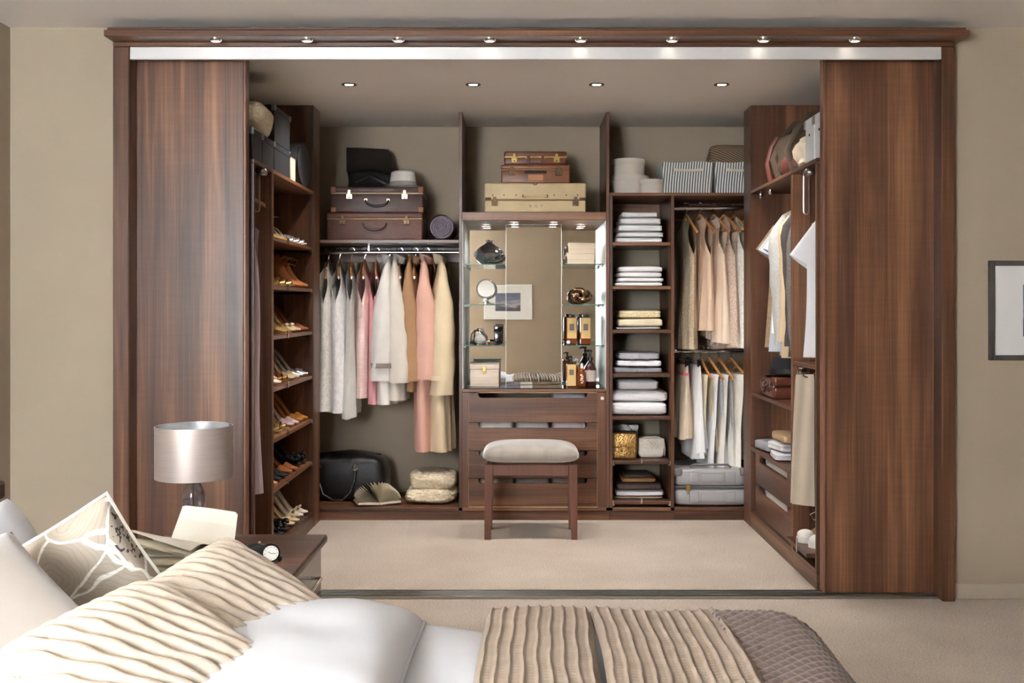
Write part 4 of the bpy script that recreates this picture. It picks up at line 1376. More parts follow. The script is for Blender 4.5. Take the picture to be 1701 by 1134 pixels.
# rolled towel
t = thing('rolled_throw', 'tightly rolled grey-mauve throw beside the suitcases', 'throw', (-.463, 6.35, S0))
pts = []
rings = []
NS = 150
rol = mat('mauve_grey_knit', (112, 102, 112), .95, var=.12, vs=50, bump=.5, bs=140)
MB().tube([Vector((0, -.155, .074)), Vector((0, .155, .074))], .066, 36).build('core', rol, t)
sp_ = []
for i in range(NS):
    a = i * 2 * PI * 4.2 / NS
    r = .010 + .058 * i / NS
    sp_.append(Vector((math.cos(a) * r, -.158, .074 + math.sin(a) * r)))
MB().tube(sp_, .0062, 6).build('rolled_edge', rol, t)
MB().loft([[Vector((math.cos(2 * PI * q / 40) * (.0725 + .0015 * math.sin(q)), y, .0745 + math.sin(2 * PI * q / 40) * .0735)) for q in range(40)] for y in (-.160, -.08, 0, .08, .160)], True, False).build('outer_wrap', rol, t)

# holdall, book and blanket on the bay floor
FZ = .0735
t = thing('leather_holdall', 'black leather holdall with loop handles on the wardrobe floor', 'bag', (-1.045, 6.45, FZ))
MB().soft(.49, .27, .27, .34, .5, 56, 20, amp=.016, fr=9, seed=4, bow=.06).build('bag_body', BLACKL, t)
for s, y in ((-1, -.138), (1, .138)):
    pts = [Vector((-.155, y, .185)), Vector((-.152, y - .012 * -s * -1, .12)), Vector((-.12, y + s * .03, .05)), Vector((-.06, y + s * .045, .018)), Vector((0.0, y + s * .045, .022)), Vector((.04, y + s * .03, .06)), Vector((.062, y + s * .012, .13)), Vector((.065, y, .185))]
    hh = MB().tube(pts, .008, 8).build('handle', BLACKL, t)
    for x in (-.155, .065):
        MB().tube([Vector((x + math.cos(a) * .016, y + s * .004, .205 + math.sin(a) * .016)) for a in [2 * PI * k / 14 for k in range(14)]], .0035, 6, closed=True).build('handle_ring', CHROME, hh)
MB().tube([Vector((-.2, 0, .262)), Vector((0, 0, .284)), Vector((.2, 0, .262))], .004, 6).build('zip', DARKM, t)
MB().box(.243, .252, -.04, .04, .12, .20, .003, 1).build('side_tab', BLACKL, t)

PAGE = mat('book_pages', (226, 214, 190), .9, var=.06, vs=40)
PAGEL = stripes('printed_page', (206, 192, 164), (230, 219, 196), .0075, (0, 1, 0), .45)


def open_book(label, loc, rz, w, h, th, cover, n=12, spread=1.0, seed=0, name='open_book'):
    """open face-up book with fanned pages; spine runs along local y"""
    t = thing(name, label, 'book', loc, rz)
    for s in (-1, 1):
        MB().grid(lambda uu, vv, s=s: Vector((s * (w + .004) * uu, (vv - .5) * (h + .008), .001 + .010 * uu * uu)), 6, 2).build('cover', cover, t, angle=80)
        MB().loft([[Vector((s * .002, y, .004)), Vector((s * (w - .004), y, .012)), Vector((s * (w - .006), y, .010 + th * .8)), Vector((s * w * .5, y, .006 + th * 1.15)), Vector((s * .002, y, .006 + th * .8))] for y in (-h / 2, h / 2)]).build('page_block', PAGE, t, smooth=False)
        for i in range(n):
            k = (i + 1) / n
            a0 = R(14 + 66 * k * spread)
            def f(uu, vv, s=s, a0=a0, k=k):
                r = uu * (w - .004)
                a = a0 * (1 - .42 * uu * (1 - k ** 2))          # leaf curls outwards
                return Vector((s * (math.cos(a) * r + .003), (vv - .5) * h, .006 + th * .8 + math.sin(a) * r * .82))
            MB().grid(f, 10, 2).build('page', PAGEL if i % 3 == 1 else PAGE, t, angle=80)
    return t


t = open_book('open paperback with fanned pages lying before the black holdall', (-.845, 6.275, FZ), R(18), .130, .165, .014, mat('maroon_cover', (90, 38, 46), .5), 14, 1.08, 3)
knit = mat('cream_chunky_knit', (222, 206, 178), .95, var=.22, vs=70, bump=1.0, bs=75)
t = thing('knitted_blanket', 'folded cream chunky-knit blanket on the wardrobe floor', 'blanket', (-.532, 6.36, FZ))
def kb(w, d, h, seed, c, M=None):
    mb = MB().soft(w, d, h, .42, .62, 90, 44, amp=.016, fr=8, seed=seed, c=c, bow=.05)
    for v in mb.bm.verts:
        n_ = .0045 * math.sin(v.co.x * 260) * math.sin(v.co.z * 230 + v.co.y * 200 + 1.5 * math.sin(v.co.x * 130))
        dr = (v.co - Vector((c[0], c[1], c[2] + h / 2))).normalized()
        v.co += dr * n_
        v.co.z = max(0, v.co.z)
    return mb
kb(.30, .28, .095, 3, (0, 0, 0)).build('lower_fold', knit, t)
kb(.275, .26, .105, 5, (.01, .0, .078)).build('upper_fold', knit, t)

# cases over the mirror
S1 = 1.770
crmv = mat('cream_vellum', (206, 182, 140), .5, var=.1, vs=9, bump=.1, bs=60)
t = suitcase('vellum_suitcase', 'large cream vellum suitcase marked K G Y under two brown cases', (.080, 6.36, S1), 0, .585, .36, .170, crmv, .58, BRONZE, 'bar', None, mat('cream_handle', (216, 186, 132), .5), hz=.094, latch_x=.40)
txt('initials', 'K . G . Y', .022, mat('ink_brown', (104, 84, 56), .7), t, (.005, -.1812, .036), (R(90), 0, 0))
MB().tube([Vector((math.cos(a) * .012, -.185, .168 + math.sin(a) * .010)) for a in [PI + PI * k / 8 for k in range(9)]], .002, 6).build('top_ring', BRONZE, t)
for x in (-.245, -.18, -.11, .11, .18, .245):
    MB().lathe([(.001, .003), (.004, .002), (.004, 0)], 8, M=Matrix.Translation((x, -.182, .100)) @ Matrix.Rotation(R(90), 4, 'X')).build('rivet', DARKM, t)
for s in (-1, 1):
    MB().box(s * .272 - .017, s * .272 + .021 * (s > 0) + .017 * (s < 0), -.187, -.180, .07, .086, .003, 2).build('side_clasp', mat('brown_strap', (86, 52, 38), .5), t)
orbr = mat('tan_leather_case', (132, 80, 50), .4, var=.22, vs=12, bump=.15, bs=100)
t = suitcase('leather_case', 'tan leather case with a paper tag between two other cases', (.085, 6.36, S1 + .1705), R(-1), .40, .30, .110, orbr, .27, BRONZE, 'bar', None, BLACKL, hz=.066, latch_x=.34)
MB().box(-.045, .045, -.1535, -.1503, .018, .052, .002, 1).build('paper_tag', mat('tag_peach', (196, 138, 96), .7), t, smooth=False)
chb = mat('chestnut_leather', (112, 66, 46), .38, var=.2, vs=12, bump=.15, bs=110)
suitcase('briefcase', 'small chestnut briefcase on top of the suitcase stack', (.08, 6.37, S1 + .1705 + .1125), R(1), .362, .27, .078, chb, .42, BRASS, 'block', None, mat('handle_brown', (96, 50, 34), .4), 'briefcase', hz=.042, latch_x=.34)

# ---------------------------------------------------------------- vanity shelves
smoke = mat('smoked_chrome_glass', (150, 150, 152), .06, .92, var=.05)
t = thing('glass_vase', 'squat smoked-silver glass vase with narrow neck', 'vase', (-.192, 6.36, GZ[0] + .0008))
MB().lathe([(.034, 0), (.055, .010), (.082, .034), (.096, .060), (.090, .076), (.066, .098), (.034, .118), (.021, .126), (.018, .134), (.022, .142), (.021, .146), (.016, .144), (.013, .134)], 48).build('vase_body', smoke, t)
MB().lathe([(.088, .052), (.0965, .060), (.088, .068)], 48, cap=False).build('band', CHROME, t)

t = thing('vanity_mirror', 'small round chrome mirror on a pedestal', 'mirror', (-.21, 6.36, GZ[1] + .0008))
MB().lathe([(.04, 0), (.04, .004), (.026, .009), (.010, .015), (.006, .022), (.009, .030), (.005, .036), (.005, .044)], 28).build('pedestal', CHROME, t)
ring = MB().tube([Vector((math.cos(a) * .054, 0, .092 + math.sin(a) * .054)) for a in [2 * PI * k / 40 for k in range(40)]], .004, 8, closed=True).build('ring', CHROME, t)
MB().lathe([(.001, -.004), (.050, -.004), (.051, 0), (.050, .004), (.001, .004)], 40, M=Matrix.Translation((0, 0, .092)) @ Matrix.Rotation(R(84), 4, 'X')).build('glass', MIRROR, t)
MB().tube([Vector((-.057 * math.cos(a), .004, .092 - .057 * math.sin(a))) for a in [PI * k / 20 for k in range(21)]], .003, 8).build('yoke', CHROME, t)

t = thing('perfume_atomiser', 'cut-glass perfume atomiser with black bulb', 'perfume', (-.245, 6.34, GZ[2] + .0008))
MB().lathe([(.012, 0), (.024, .005), (.034, .020), (.033, .034), (.022, .050), (.009, .058), (.008, .066)], 16).build('flask', mat('cut_glass', (225, 222, 218), .08, .35, var=.05), t, smooth=False)
MB().lathe([(.010, .066), (.010, .074), (.006, .078), (.007, .086), (.002, .094)], 14).build('cap', CHROME, t)
MB().tube([Vector((-.004, 0, .080)), Vector((-.03, -.004, .082)), Vector((-.05, -.008, .06)), Vector((-.054, -.012, .03)), Vector((-.05, -.014, .016))], .004, 8).build('hose', BLACKL, t)
MB().soft(.030, .024, .024, 1, 1, 18, 10, c=(-.045, -.014, 0)).build('bulb', BLACKL, t)
t = thing('compact', 'dark lacquered powder compact beside the atomiser', 'compact', (-.172, 6.31, GZ[2] + .0008))
MB().lathe([(.028, 0), (.030, .004), (.030, .009), (.026, .014), (.001, .016)], 28).build('case', mat('tortoise', (66, 40, 28), .2, coat=.4), t)
MB().lathe([(.018, .010), (.018, .016), (.001, .019)], 20, (-.028, .004, 0)).build('pendant', mat('bronze_glaze', (110, 80, 54), .3, .5), t)
t = thing('perfume_box', 'tall black lacquer perfume box', 'box', (-.138, 6.36, GZ[2] + .0008))
MB().box(-.025, .025, -.022, .022, 0, .074, .002, 2).build('box_body', mat('black_lacquer', (18, 14, 14), .12, coat=.6), t)
MB().box(-.0255, .0255, -.0225, .0225, .0745, .112, .002, 2).build('box_lid', MATS['black_lacquer'], t)

CZ0 = .7585
t = thing('jewellery_box', 'limed wooden jewellery box with a brass clasp', 'box', (-.215, 6.30, CZ0))
lim = mat('limed_wood', (204, 186, 170), .6, var=.12, vs=10, stretch=(1, 1, 8))
MB().box(-.083, .083, -.06, .06, 0, .101, .003, 2).build('box_body', lim, t)
li = MB().box(-.085, .085, -.062, .062, .1025, .132, .003, 2).build('box_lid', lim, t)
MB().box(-.086, .086, -.063, .063, .1322, .138, .002, 1).build('lid_top', mat('silver_grey_wood', (150, 144, 138), .5), li)
cl = MB().box(-.010, .010, -.067, -.0622, .090, .120, .002, 1).build('clasp', BRASS, t)
MB().lathe([(.001, .003), (.012, .002), (.012, 0)], 14, M=Matrix.Translation((0, -.0605, .088)) @ Matrix.Rotation(R(90), 4, 'X')).build('clasp_plate', BRASS, cl)

cream_box = mat('cream_card', (226, 204, 178), .75, var=.03)
for k, (w_, x) in enumerate(((.162, .352), (.158, .357))):
    t = thing('keepsake_box', ('lower' if k == 0 else 'upper') + ' cream card keepsake box of the pair on glass', 'box', (x, 6.37, GZ[0] + .0008 + k * .0645), R(0), 'keepsake boxes on glass')
    MB().box(-w_ / 2 + .002, w_ / 2 - .002, -.058, .058, 0, .036, .0015, 1).build('box_body', cream_box, t)
    MB().box(-w_ / 2, w_ / 2, -.060, .060, .030, .0635, .0015, 1).build('box_lid', cream_box, t)
    MB().box(-w_ / 2 - .010, -w_ / 2 - .0008, -.030, .030, .010, .05, .002, 1).build('ribbon_pull', mat('dark_ribbon', (50, 44, 42), .6), t)

# knot ornament
t = thing('knot_ornament', 'polished bronze looped knot ornament', 'ornament', (.352, 6.36, GZ[1] + .0008))
pts = []
for k in range(60):
    a = 2 * PI * k / 60
    rr = .034 + .014 * math.cos(3 * a)
    pts.append(Vector((math.cos(2 * a) * rr * 1.12, math.sin(3 * a) * .016, .048 + math.sin(2 * a) * rr * .72)))
MB().tube(pts, .0195, 14, closed=True).build('knot', mat('polished_bronze', (150, 118, 92), .12, 1.0), t)

amber = mat('amber_glass', (112, 52, 20), .12, 0, var=.1, coat=.5)
brglass = mat('brown_glass', (58, 22, 16), .12, 0, coat=.6)
lbl = mat('gold_label', (206, 170, 108), .5, var=.05)
lblp = mat('grey_plaque', (104, 92, 86), .6)
blk = mat('black_plastic', (18, 17, 18), .3)


def pump_head(t, z, s=1.0, m=None):
    m = m or blk
    MB().lathe([(.012 * s, z), (.012 * s, z + .014 * s), (.006 * s, z + .016 * s), (.005 * s, z + .034 * s), (.008 * s, z + .035 * s), (.008 * s, z + .042 * s)], 14).build('collar', m, t)
    MB().tube([Vector((.006 * s, 0, z + .040 * s)), Vector((-.012 * s, 0, z + .042 * s)), Vector((-.026 * s, 0, z + .036 * s))], [.006 * s, .005 * s, .003 * s], 8).build('nozzle', m, t)


def square_bottle(label, loc, w, d, h, pump, group=None):
    t = thing('toiletry_bottle', label, 'bottle', loc, 0, group)
    MB().box(-w / 2, w / 2, -d / 2, d / 2, 0, h, .005, 3).build('bottle_body', amber, t)
    lb = MB().box(-w / 2 + .004, w / 2 - .003, -d / 2 - .0012, -d / 2 - .0002, h * .22 if not pump else h * .04, h * .985).build('label_panel', lbl, t, smooth=False)
    MB().box(-w * .22, w * .22, -d / 2 - .0022, -d / 2 - .0014, h * .52, h * .76).build('label_plaque', lblp, lb, smooth=False)
    for k in range(3):
        MB().box(-w * .14, w * .14, -d / 2 - .0028, -d / 2 - .0023, h * (.58 + .055 * k), h * (.59 + .055 * k)).build('label_line', mat('label_ink', (150, 136, 124), .6), lb, smooth=False)
    if pump:
        pump_head(t, h, 1.0)
    else:
        MB().box(-w * .28, w * .28, -d * .28, d * .28, h + .0005, h + .018, .003, 2).build('cap', blk, t)
    return t


square_bottle('amber bottle with gold label and black cap by the white flower', (.298, 6.34, GZ[2] + .0008), .062, .05, .158, False, 'capped amber bottles')
square_bottle('amber bottle with gold label and black cap nearest the side lining', (.380, 6.34, GZ[2] + .0008), .062, .05, .158, False, 'capped amber bottles')
t = thing('flower_brooch', 'tiny white flower brooch on dark petals before an amber bottle', 'brooch', (.278, 6.275, GZ[2] + .0008))
MB().soft(.034, .02, .022, .9, .9, 16, 8, amp=.003, fr=60).build('petals', mat('dark_petal', (70, 40, 30), .6), t)
MB().soft(.022, .012, .020, .9, .9, 14, 8, c=(-.002, -.012, .004)).build('bloom', mat('white_bloom', (236, 230, 222), .7), t)
square_bottle('square gold-labelled pump bottle on the counter', (.293, 6.27, CZ0), .058, .05, .132, True)
t = thing('soap_bottle', 'slim amber bottle with clear pump behind the label bottles', 'bottle', (.334, 6.33, CZ0))
MB().lathe([(.020, 0), (.022, .006), (.022, .090), (.016, .104), (.009, .112), (.009, .120)], 24).build('bottle_body', mat('honey_glass', (176, 110, 40), .1, coat=.5), t)
pump_head(t, .120, .8, mat('clear_pump', (206, 204, 198), .2))
t = thing('soap_bottle', 'small amber bottle with white ornate print and tapered neck', 'bottle', (.352, 6.235, CZ0))
MB().lathe([(.022, 0), (.025, .006), (.026, .05), (.024, .080), (.012, .098), (.008, .108)], 24).build('bottle_body', amber, t)
MB().lathe([(.0085, .108), (.0085, .122), (.006, .136), (.001, .138)], 14).build('cap', mat('frosted_cap', (214, 204, 196), .3), t)
for k, (x, z, s) in enumerate(((-.004, .070, .010), (.004, .062, .008), (0, .05, .012), (-.006, .040, .008), (.006, .036, .008), (0, .026, .010))):
    MB().soft(s * 1.4, .002, s, .8, .8, 12, 6, c=(x, -.0262, z - s / 2)).build('printed_motif', mat('pale_print', (220, 176, 148), .6), t)
t = thing('soap_bottle', 'large dark brown apothecary pump bottle with a paper label', 'bottle', (.405, 6.29, CZ0))
MB().lathe([(.034, 0), (.037, .006), (.037, .098), (.033, .112), (.018, .138), (.013, .146), (.013, .152)], 32).build('bottle_body', brglass, t)
MB().loft([[Vector((math.cos(R(-150 + 120 * q / 14)) * .0378, math.sin(R(-150 + 120 * q / 14)) * .0378, z)) for q in range(15)] for z in (.030, .095)], False, False).build('paper_label', mat('paper_label', (186, 172, 160), .8), t)
pump_head(t, .152, 1.35)

# ---------------------------------------------------------------- towels and clothes on the tower shelves
TW = mat('white_terry', (238, 236, 238), .95, var=.03, vs=60, bump=.5, bs=260)
FM = lambda n, c, **k: mat(n, c, .95, var=.08, vs=30, bump=.3, bs=180, **k)
CXT = .691


def folded(name, label, cat, x, y, z, w, d, h, m, seed=0, layers=2, group=None, rz=0, extra=None, amp=.005, bow=.03):
    t = thing(name, label, cat, (x, y, z), rz, group)
    MB().soft(w, d, h, .17, .40, 44, 14, amp=amp, fr=10, seed=seed, layers=layers, lg=.03, bow=bow).build('folded_cloth', m, t)
    if extra == 'shirt':
        for s in (-1, 1):
            MB().grid(lambda uu, vv, s=s: Vector((s * (.004 + uu * .05), -d / 2 + .002 + .05 * vv - .02 * uu, h * (.98 + .03 * bow * 10) + .007 * (1 - vv) + .002)), 4, 4).build('collar_point', m, t)
        MB().box(-.005, .005, -d / 2 - .004, -d / 2 + .004, h * .25, h * .8, .002, 1).build('button_stand', m, t)
    return t


def stack(prefix, x, y, z, items, group):
    for k, (w, d, h, m, lab, cat, lay, ex) in enumerate(items):
        folded(prefix, lab, cat, x + (.004 if k % 2 else -.003), y, z, w, d, h, m, seed=k + int(z * 50), layers=lay, group=group, rz=R((k * 37 % 5) - 2), extra=ex)
        z += h + .0008


pos = ['lowest', 'second lowest', 'middle', 'second highest', 'highest']
TY = 6.37
lw = mat('white_linen_fold', (232, 230, 232), .95, var=.04, vs=30, bump=.25, bs=160)
stack('folded_shirt', CXT, TY, TZ[0] + .0008, [(.285 - .012 * k - (.03 if k == 4 else 0), .30, h, lw, pos[k] + ' of five white garments folded under the hat boxes', 'shirt', 2, None) for k, h in enumerate((.032, .032, .040, .040, .034))], 'white garments on the first tower shelf')
p4 = ['lowest', 'second', 'third', 'topmost']
stack('folded_towel', CXT, TY, TZ[1] + .0008, [(.278 - .008 * k, .31, h, TW, p4[k] + ' of four thin white towels above the cream sweaters', 'towel', 1, None) for k, h in enumerate((.024, .026, .030, .034))], 'white towels on the second tower shelf')
cs = FM('cream_sweater', (228, 212, 182))
stack('folded_sweater', CXT, TY, TZ[2] + .0008, [(.262, .30, .014, FM('pale_grey_knit', (182, 178, 176)), 'thin grey garment at the bottom of the cream sweaters', 'shirt', 1, None),
                                               (.262, .30, .050, cs, 'smooth cream folded sweater under the flecked one', 'sweater', 1, None),
                                               (.245, .29, .046, mat('flecked_cream', (216, 198, 160), .95, var=.3, vs=120, bump=.6, bs=140), 'flecked cream folded sweater', 'sweater', 2, None)], 'sweaters on the tower')
stack('folded_shirt', CXT - .005, TY, TZ[3] + .0008, [(.285, .30, .034, FM('steel_grey_cotton', (146, 144, 148)), 'grey folded shirt under the white collared shirt', 'shirt', 1, 'shirt'),
                                                    (.262, .29, .040, whitef, 'white folded shirt between two grey shirts', 'shirt', 1, 'shirt'),
                                                    (.245, .29, .046, FM('heather_grey', (172, 170, 176)), 'heather grey folded shirt on top of the white shirt', 'shirt', 2, 'shirt')], 'collared shirts on the tower')
stack('folded_towel', CXT - .01, TY, TZ[4] + .0008, [(.345, .34, .078, TW, 'thick white bath towel at the base of the towel pile', 'towel', 1, None),
                                                   (.335, .33, .066, TW, 'thick white bath towel in the middle of the towel pile', 'towel', 1, None),
                                                   (.235, .30, .058, TW, 'smaller white hand towel on top of the bath towels', 'towel', 2, None)], 'bath towels on the tower')
stack('folded_clothes', CXT - .005, TY, TZ[6] + .0008, [(.292, .30, .014, FM('taupe_knit', (150, 132, 116)), 'taupe garment under the white fold on the lowest pull-out shelf', 'sweater', 1, None),
                                                      (.285, .30, .034, lw, 'white folded garment under the dark brown sweater', 'shirt', 1, None),
                                                      (.26, .29, .040, FM('mole_brown', (92, 76, 68)), 'dark brown folded sweater', 'sweater', 1, None),
                                                      (.20, .25, .028, FM('camel_knit', (160, 118, 78)), 'small camel folded scarf on the brown sweater', 'scarf', 1, None),
                                                      (.16, .22, .014, FM('dark_knit', (70, 56, 48)), 'dark folded scarf on the camel scarf', 'scarf', 1, None)], 'clothes on the lowest pull-out shelf')
# handbags
z = TZ[5] + .0008
croc = NT('gold_crocodile')
tc_ = croc.n('ShaderNodeTexCoord'); br_ = croc.n('ShaderNodeTexVoronoi'); br_.inputs['Scale'].default_value = 105
croc.l(tc_.outputs['Object'], br_.inputs['Vector'])
rp_ = croc.n('ShaderNodeValToRGB'); rp_.color_ramp.elements[0].color = lin((206, 168, 106)); rp_.color_ramp.elements[1].color = lin((158, 118, 66)); rp_.color_ramp.elements[1].position = .8
croc.l(br_.outputs['Distance'], rp_.inputs[0]); croc.l(rp_.outputs[0], croc.bsdf.inputs['Base Color'])
croc.bsdf.inputs['Metallic'].default_value = .8; croc.bsdf.inputs['Roughness'].default_value = .3
bp_ = croc.n('ShaderNodeBump'); bp_.invert = True; bp_.inputs['Strength'].default_value = .6; bp_.inputs['Distance'].default_value = .004
croc.l(br_.outputs['Distance'], bp_.inputs['Height']); croc.l(bp_.outputs[0], croc.bsdf.inputs['Normal'])
t = thing('gold_handbag', 'gold crocodile-embossed handbag with a chain handle', 'handbag', (.597, 6.27, z), R(-3))
MB().box(-.076, .076, -.055, .055, 0, .150, .012, 3).build('bag_body', croc.m, t)
fl = MB().box(-.079, .079, -.060, .058, .062, .156, .012, 3).build('flap', croc.m, t)
MB().tube([Vector((math.cos(a) * .024, -.063, .052 + math.sin(a) * .016)) for a in [2 * PI * k / 18 for k in range(18)]], .004, 8, closed=True).build('clasp_ring', gl, fl)
ch = []
for k in range(25):
    a = PI * k / 24
    ch.append(Vector((math.cos(a) * .052, .0 + .004 * (k % 2), .152 + math.sin(a) * .045)))
MB().tube(ch, .0026, 6).build('chain_handle', gl, t)
t = thing('white_box', 'small white box standing behind the gold handbag', 'box', (.625, 6.47, z))
MB().box(-.075, .075, -.05, .05, 0, .150, .002, 1).build('box_body', WHITEP, t)
MB().box(-.077, .077, -.052, .052, .1505, .178, .002, 1).build('box_lid', WHITEP, t)
t = thing('quilted_handbag', 'white quilted handbag beside the gold handbag', 'handbag', (.760, 6.31, z), R(3))
qw = mat('white_quilted_leather', (232, 222, 208), .45, var=.03)
mb = MB().soft(.150, .09, .122, .25, .4, 64, 28)
for v in mb.bm.verts:
    if v.co.y < -.03:
        v.co.y -= .003 * abs(math.sin((v.co.x + v.co.z) * 130)) * abs(math.sin((v.co.x - v.co.z) * 130))
mb.build('bag_body', qw, t)
MB().grid(lambda uu, vv: Vector(((uu - .5) * .148, -.046 - .005 * math.sin(PI * uu) - .003 * abs(math.sin((uu * .148 + vv * .06) * 130)) * abs(math.sin((uu * .148 - vv * .06) * 130)), .116 - .062 * vv)), 40, 20).build('flap', qw, t)
MB().tube([Vector((-.072, -.03, .112)), Vector((-.03, -.05, .124)), Vector((.03, -.05, .124)), Vector((.074, -.03, .108)), Vector((.084, -.02, .05)), Vector((.08, -.02, .01))], .004, 8).build('strap', qw, t)

# hat boxes, baskets and throw over the tower
S2 = 1.881
hb = mat('cream_hatbox', (214, 203, 188), .75, var=.02)


def hatbox(label, x, y, z, r, h, lid):
    t = thing('hat_box', label, 'hat box', (x, y, z), 0, 'cream hat boxes')
    MB().lathe([(r * .97, 0), (r * .97, h - lid)], 44).build('box_body', hb, t)
    MB().lathe([(r, h - lid + .0005), (r, h - .004), (r * .985, h), (r * .5, h + .001)], 44).build('box_lid', hb, t)


hatbox('large round cream hat box at the bottom of the pair', .637, 6.36, S2, .122, .118, .034)
hatbox('medium round cream hat box on top of the large one', .637, 6.37, S2 + .1195, .098, .098, .034)
hatbox('small round cream hat box beside the striped baskets', .760, 6.24, S2, .072, .082, .022)
strp = stripes('ticking_stripe', (238, 234, 226), (82, 88, 98), .0152, (1, 1, 0), .55)
for x, y, lab in ((.965, 6.36, 'striped fabric basket with rope handle beside the small hat box'), (1.268, 6.36, 'striped fabric basket with rope handle reaching behind the corner post')):
    t = thing('storage_basket', lab, 'basket', (x, y, S2), 0, 'striped storage baskets')
    mb = MB()
    W, D, H = .275, .30, .182
    prof = [(1.0, 0), (1.02, .06), (1.06, .13), (1.09, H), (1.05, H), (1.02, .13), (.97, .012)]
    rings = []
    for k, zz in prof:
        ring = []
        for (ax, ay) in [(-1, -1)] + [(-1 + 2 * i / 8, -1) for i in range(1, 8)] + [(1, -1)] + [(1, -1 + 2 * i / 8) for i in range(1, 8)] + [(1, 1)] + [(1 - 2 * i / 8, 1) for i in range(1, 8)] + [(-1, 1)] + [(-1, 1 - 2 * i / 8) for i in range(1, 8)]:
            wob = 0.0
            ring.append(Vector((ax * W / 2 * k, ay * D / 2 * k + wob, zz + (.004 * math.sin(ax * 4) if zz > .1 else 0))))
        rings.append(ring)
    mb.loft(rings).build('basket_body', strp, t, angle=50)
    MB().tube([Vector((-.072, -.166, .138)), Vector((-.06, -.172, .136)), Vector((0, -.176, .132)), Vector((.06, -.172, .136)), Vector((.072, -.166, .138))], .0075, 8).build('rope_handle', mat('cotton_rope', (224, 212, 190), .9, bump=.6, bs=160), t)
    for s in (-1, 1):
        MB().soft(.018, .012, .018, .9, .9, 12, 8, c=(s * .074, -.165, .129)).build('rope_knot', MATS['cotton_rope'], t)
t = thing('knitted_throw', 'brown zigzag-knit throw piled in the basket behind the corner post', 'throw', (1.255, 6.42, S2 + .150))
ztex = stripes('brown_zigzag', (88, 66, 50), (148, 124, 100), .016, (.6, 0, 1.2), .5)
MB().soft(.275, .235, .165, .5, .7, 40, 16, amp=.03, fr=7, seed=8).build('folded_knit', ztex, t)

# hard-shell suitcase
t = thing('hard_shell_suitcase', 'grey ribbed hard-shell suitcase lying on the wardrobe floor', 'suitcase', (1.095, 6.36, FZ))
gs = mat('grey_polycarbonate', (158, 156, 156), .3, var=.03, coat=.3)
gd = mat('grey_trim', (112, 110, 110), .35)
MB().soft(.425, .38, .108, .2, .3, 48, 14).build('lower_shell', gs, t)
MB().soft(.425, .38, .108, .2, .3, 48, 14, c=(0, 0, .112)).build('upper_shell', gs, t)
MB().soft(.430, .385, .016, .2, .5, 48, 8, c=(0, 0, .103)).build('zip_band', gd, t)
for z0 in (.022, .136):
    for x0, x1 in ((-.125, -.07), (.085, .14)):
        MB().box(x0, x1, -.194, -.186, z0, z0 + .064, .006, 2).build('shell_rib', gs, t)
    MB().box(-.06, .075, -.193, -.186, z0 + .006, z0 + .056, .006, 2).build('shell_panel', gs, t)
for s in (-1, 1):
    MB().soft(.055, .055, .05, .5, .6, 20, 10, c=(s * .192, -.168, .172)).build('corner_guard', gd, t)
MB().box(-.148, -.120, -.199, -.190, .090, .125, .003, 1).build('lock', BRASS, t)
MB().tube([Vector((-.14, -.196, .095)), Vector((-.142, -.199, .075)), Vector((-.128, -.199, .073)), Vector((-.127, -.196, .095))], .002, 6).build('zip_pull', BRASS, t)
MB().tube([Vector((-.12, -.16, .222)), Vector((-.10, -.165, .238)), Vector((.10, -.165, .238)), Vector((.12, -.16, .222))], .006, 8).build('carry_handle', gd, t)

# ---------------------------------------------------------------- cloth in the drawers
for zz, cols in ((.5635, ((54, 40, 36), (60, 46, 40), (180, 178, 186))), (.4015, ((206, 198, 188), (188, 182, 176), (196, 182, 184))), (.243, ((198, 200, 206), (160, 150, 140), (150, 148, 146))), (.0785, ((156, 144, 128), (150, 138, 124), (146, 134, 120)))):
    for k, c in enumerate(cols):
        nm = 'drawer_cloth_%d_%d_%d' % c
        x = -.145 + .21 * k
        if c[0] < 100: continue
        tier = {.5635: 'uppermost', .4015: 'second', .243: 'third', .0785: 'lowest'}[zz]
        folded('folded_cloth', '%s folded cloth %s in the %s drawer of the dressing cabinet' % ('pale' if c[0] > 170 else 'taupe', ('by the coats', 'midway across', 'by the towel tower')[k], tier), 'clothes', x, 6.385, zz + .019, .20, .44, .146, FM(nm, c), seed=k, layers=3, group='cloth in the dressing drawers', amp=.004, bow=.0)
for zz, lab in ((.262, 'pale folded linen in the upper drawer of the shirt cabinet'), (.094, 'white folded linen in the lower drawer of the shirt cabinet')):
    folded('folded_cloth', lab, 'clothes', 1.50, 5.44, zz + .023, .385, .66, .136, FM('drawer_linen', (226, 218, 208)), layers=2, group='linen in the shirt cabinet drawers', bow=0)

# ---------------------------------------------------------------- right cabinet shelves
hat('bowler_hat', 'black felt hat on the small brown case', (1.405, 5.60, .7525 + .1135), mat('black_felt', (26, 24, 26), .9), mat('black_ribbon', (14, 13, 14), .5), .095, .092, .04, R(80))
suitcase('small_case', 'small polished brown case with nickel locks under the black hat', (1.425, 5.62, .7525), R(-90), .34, .27, .112, mat('mahogany_leather', (88, 44, 30), .25, var=.2, vs=12, coat=.3), .4, CHROME, 'arc', None, mat('mahogany_handle', (70, 34, 24), .3), hz=.07)
z = .4485
folded('folded_sweater', 'blue-grey folded top nearest the aisle on the lower cabinet shelf', 'sweater', 1.385, 5.785, z, .19, .23, .055, FM('slate_marl', (152, 152, 158)), 3, 2, 'folded knitwear in the cabinet', R(8))
folded('folded_sweater', 'pale grey folded T-shirt beside the slate top', 'sweater', 1.385, 5.48, z, .20, .24, .040, FM('pale_grey_marl', (196, 194, 196)), 4, 2, 'folded knitwear in the cabinet', R(-6))
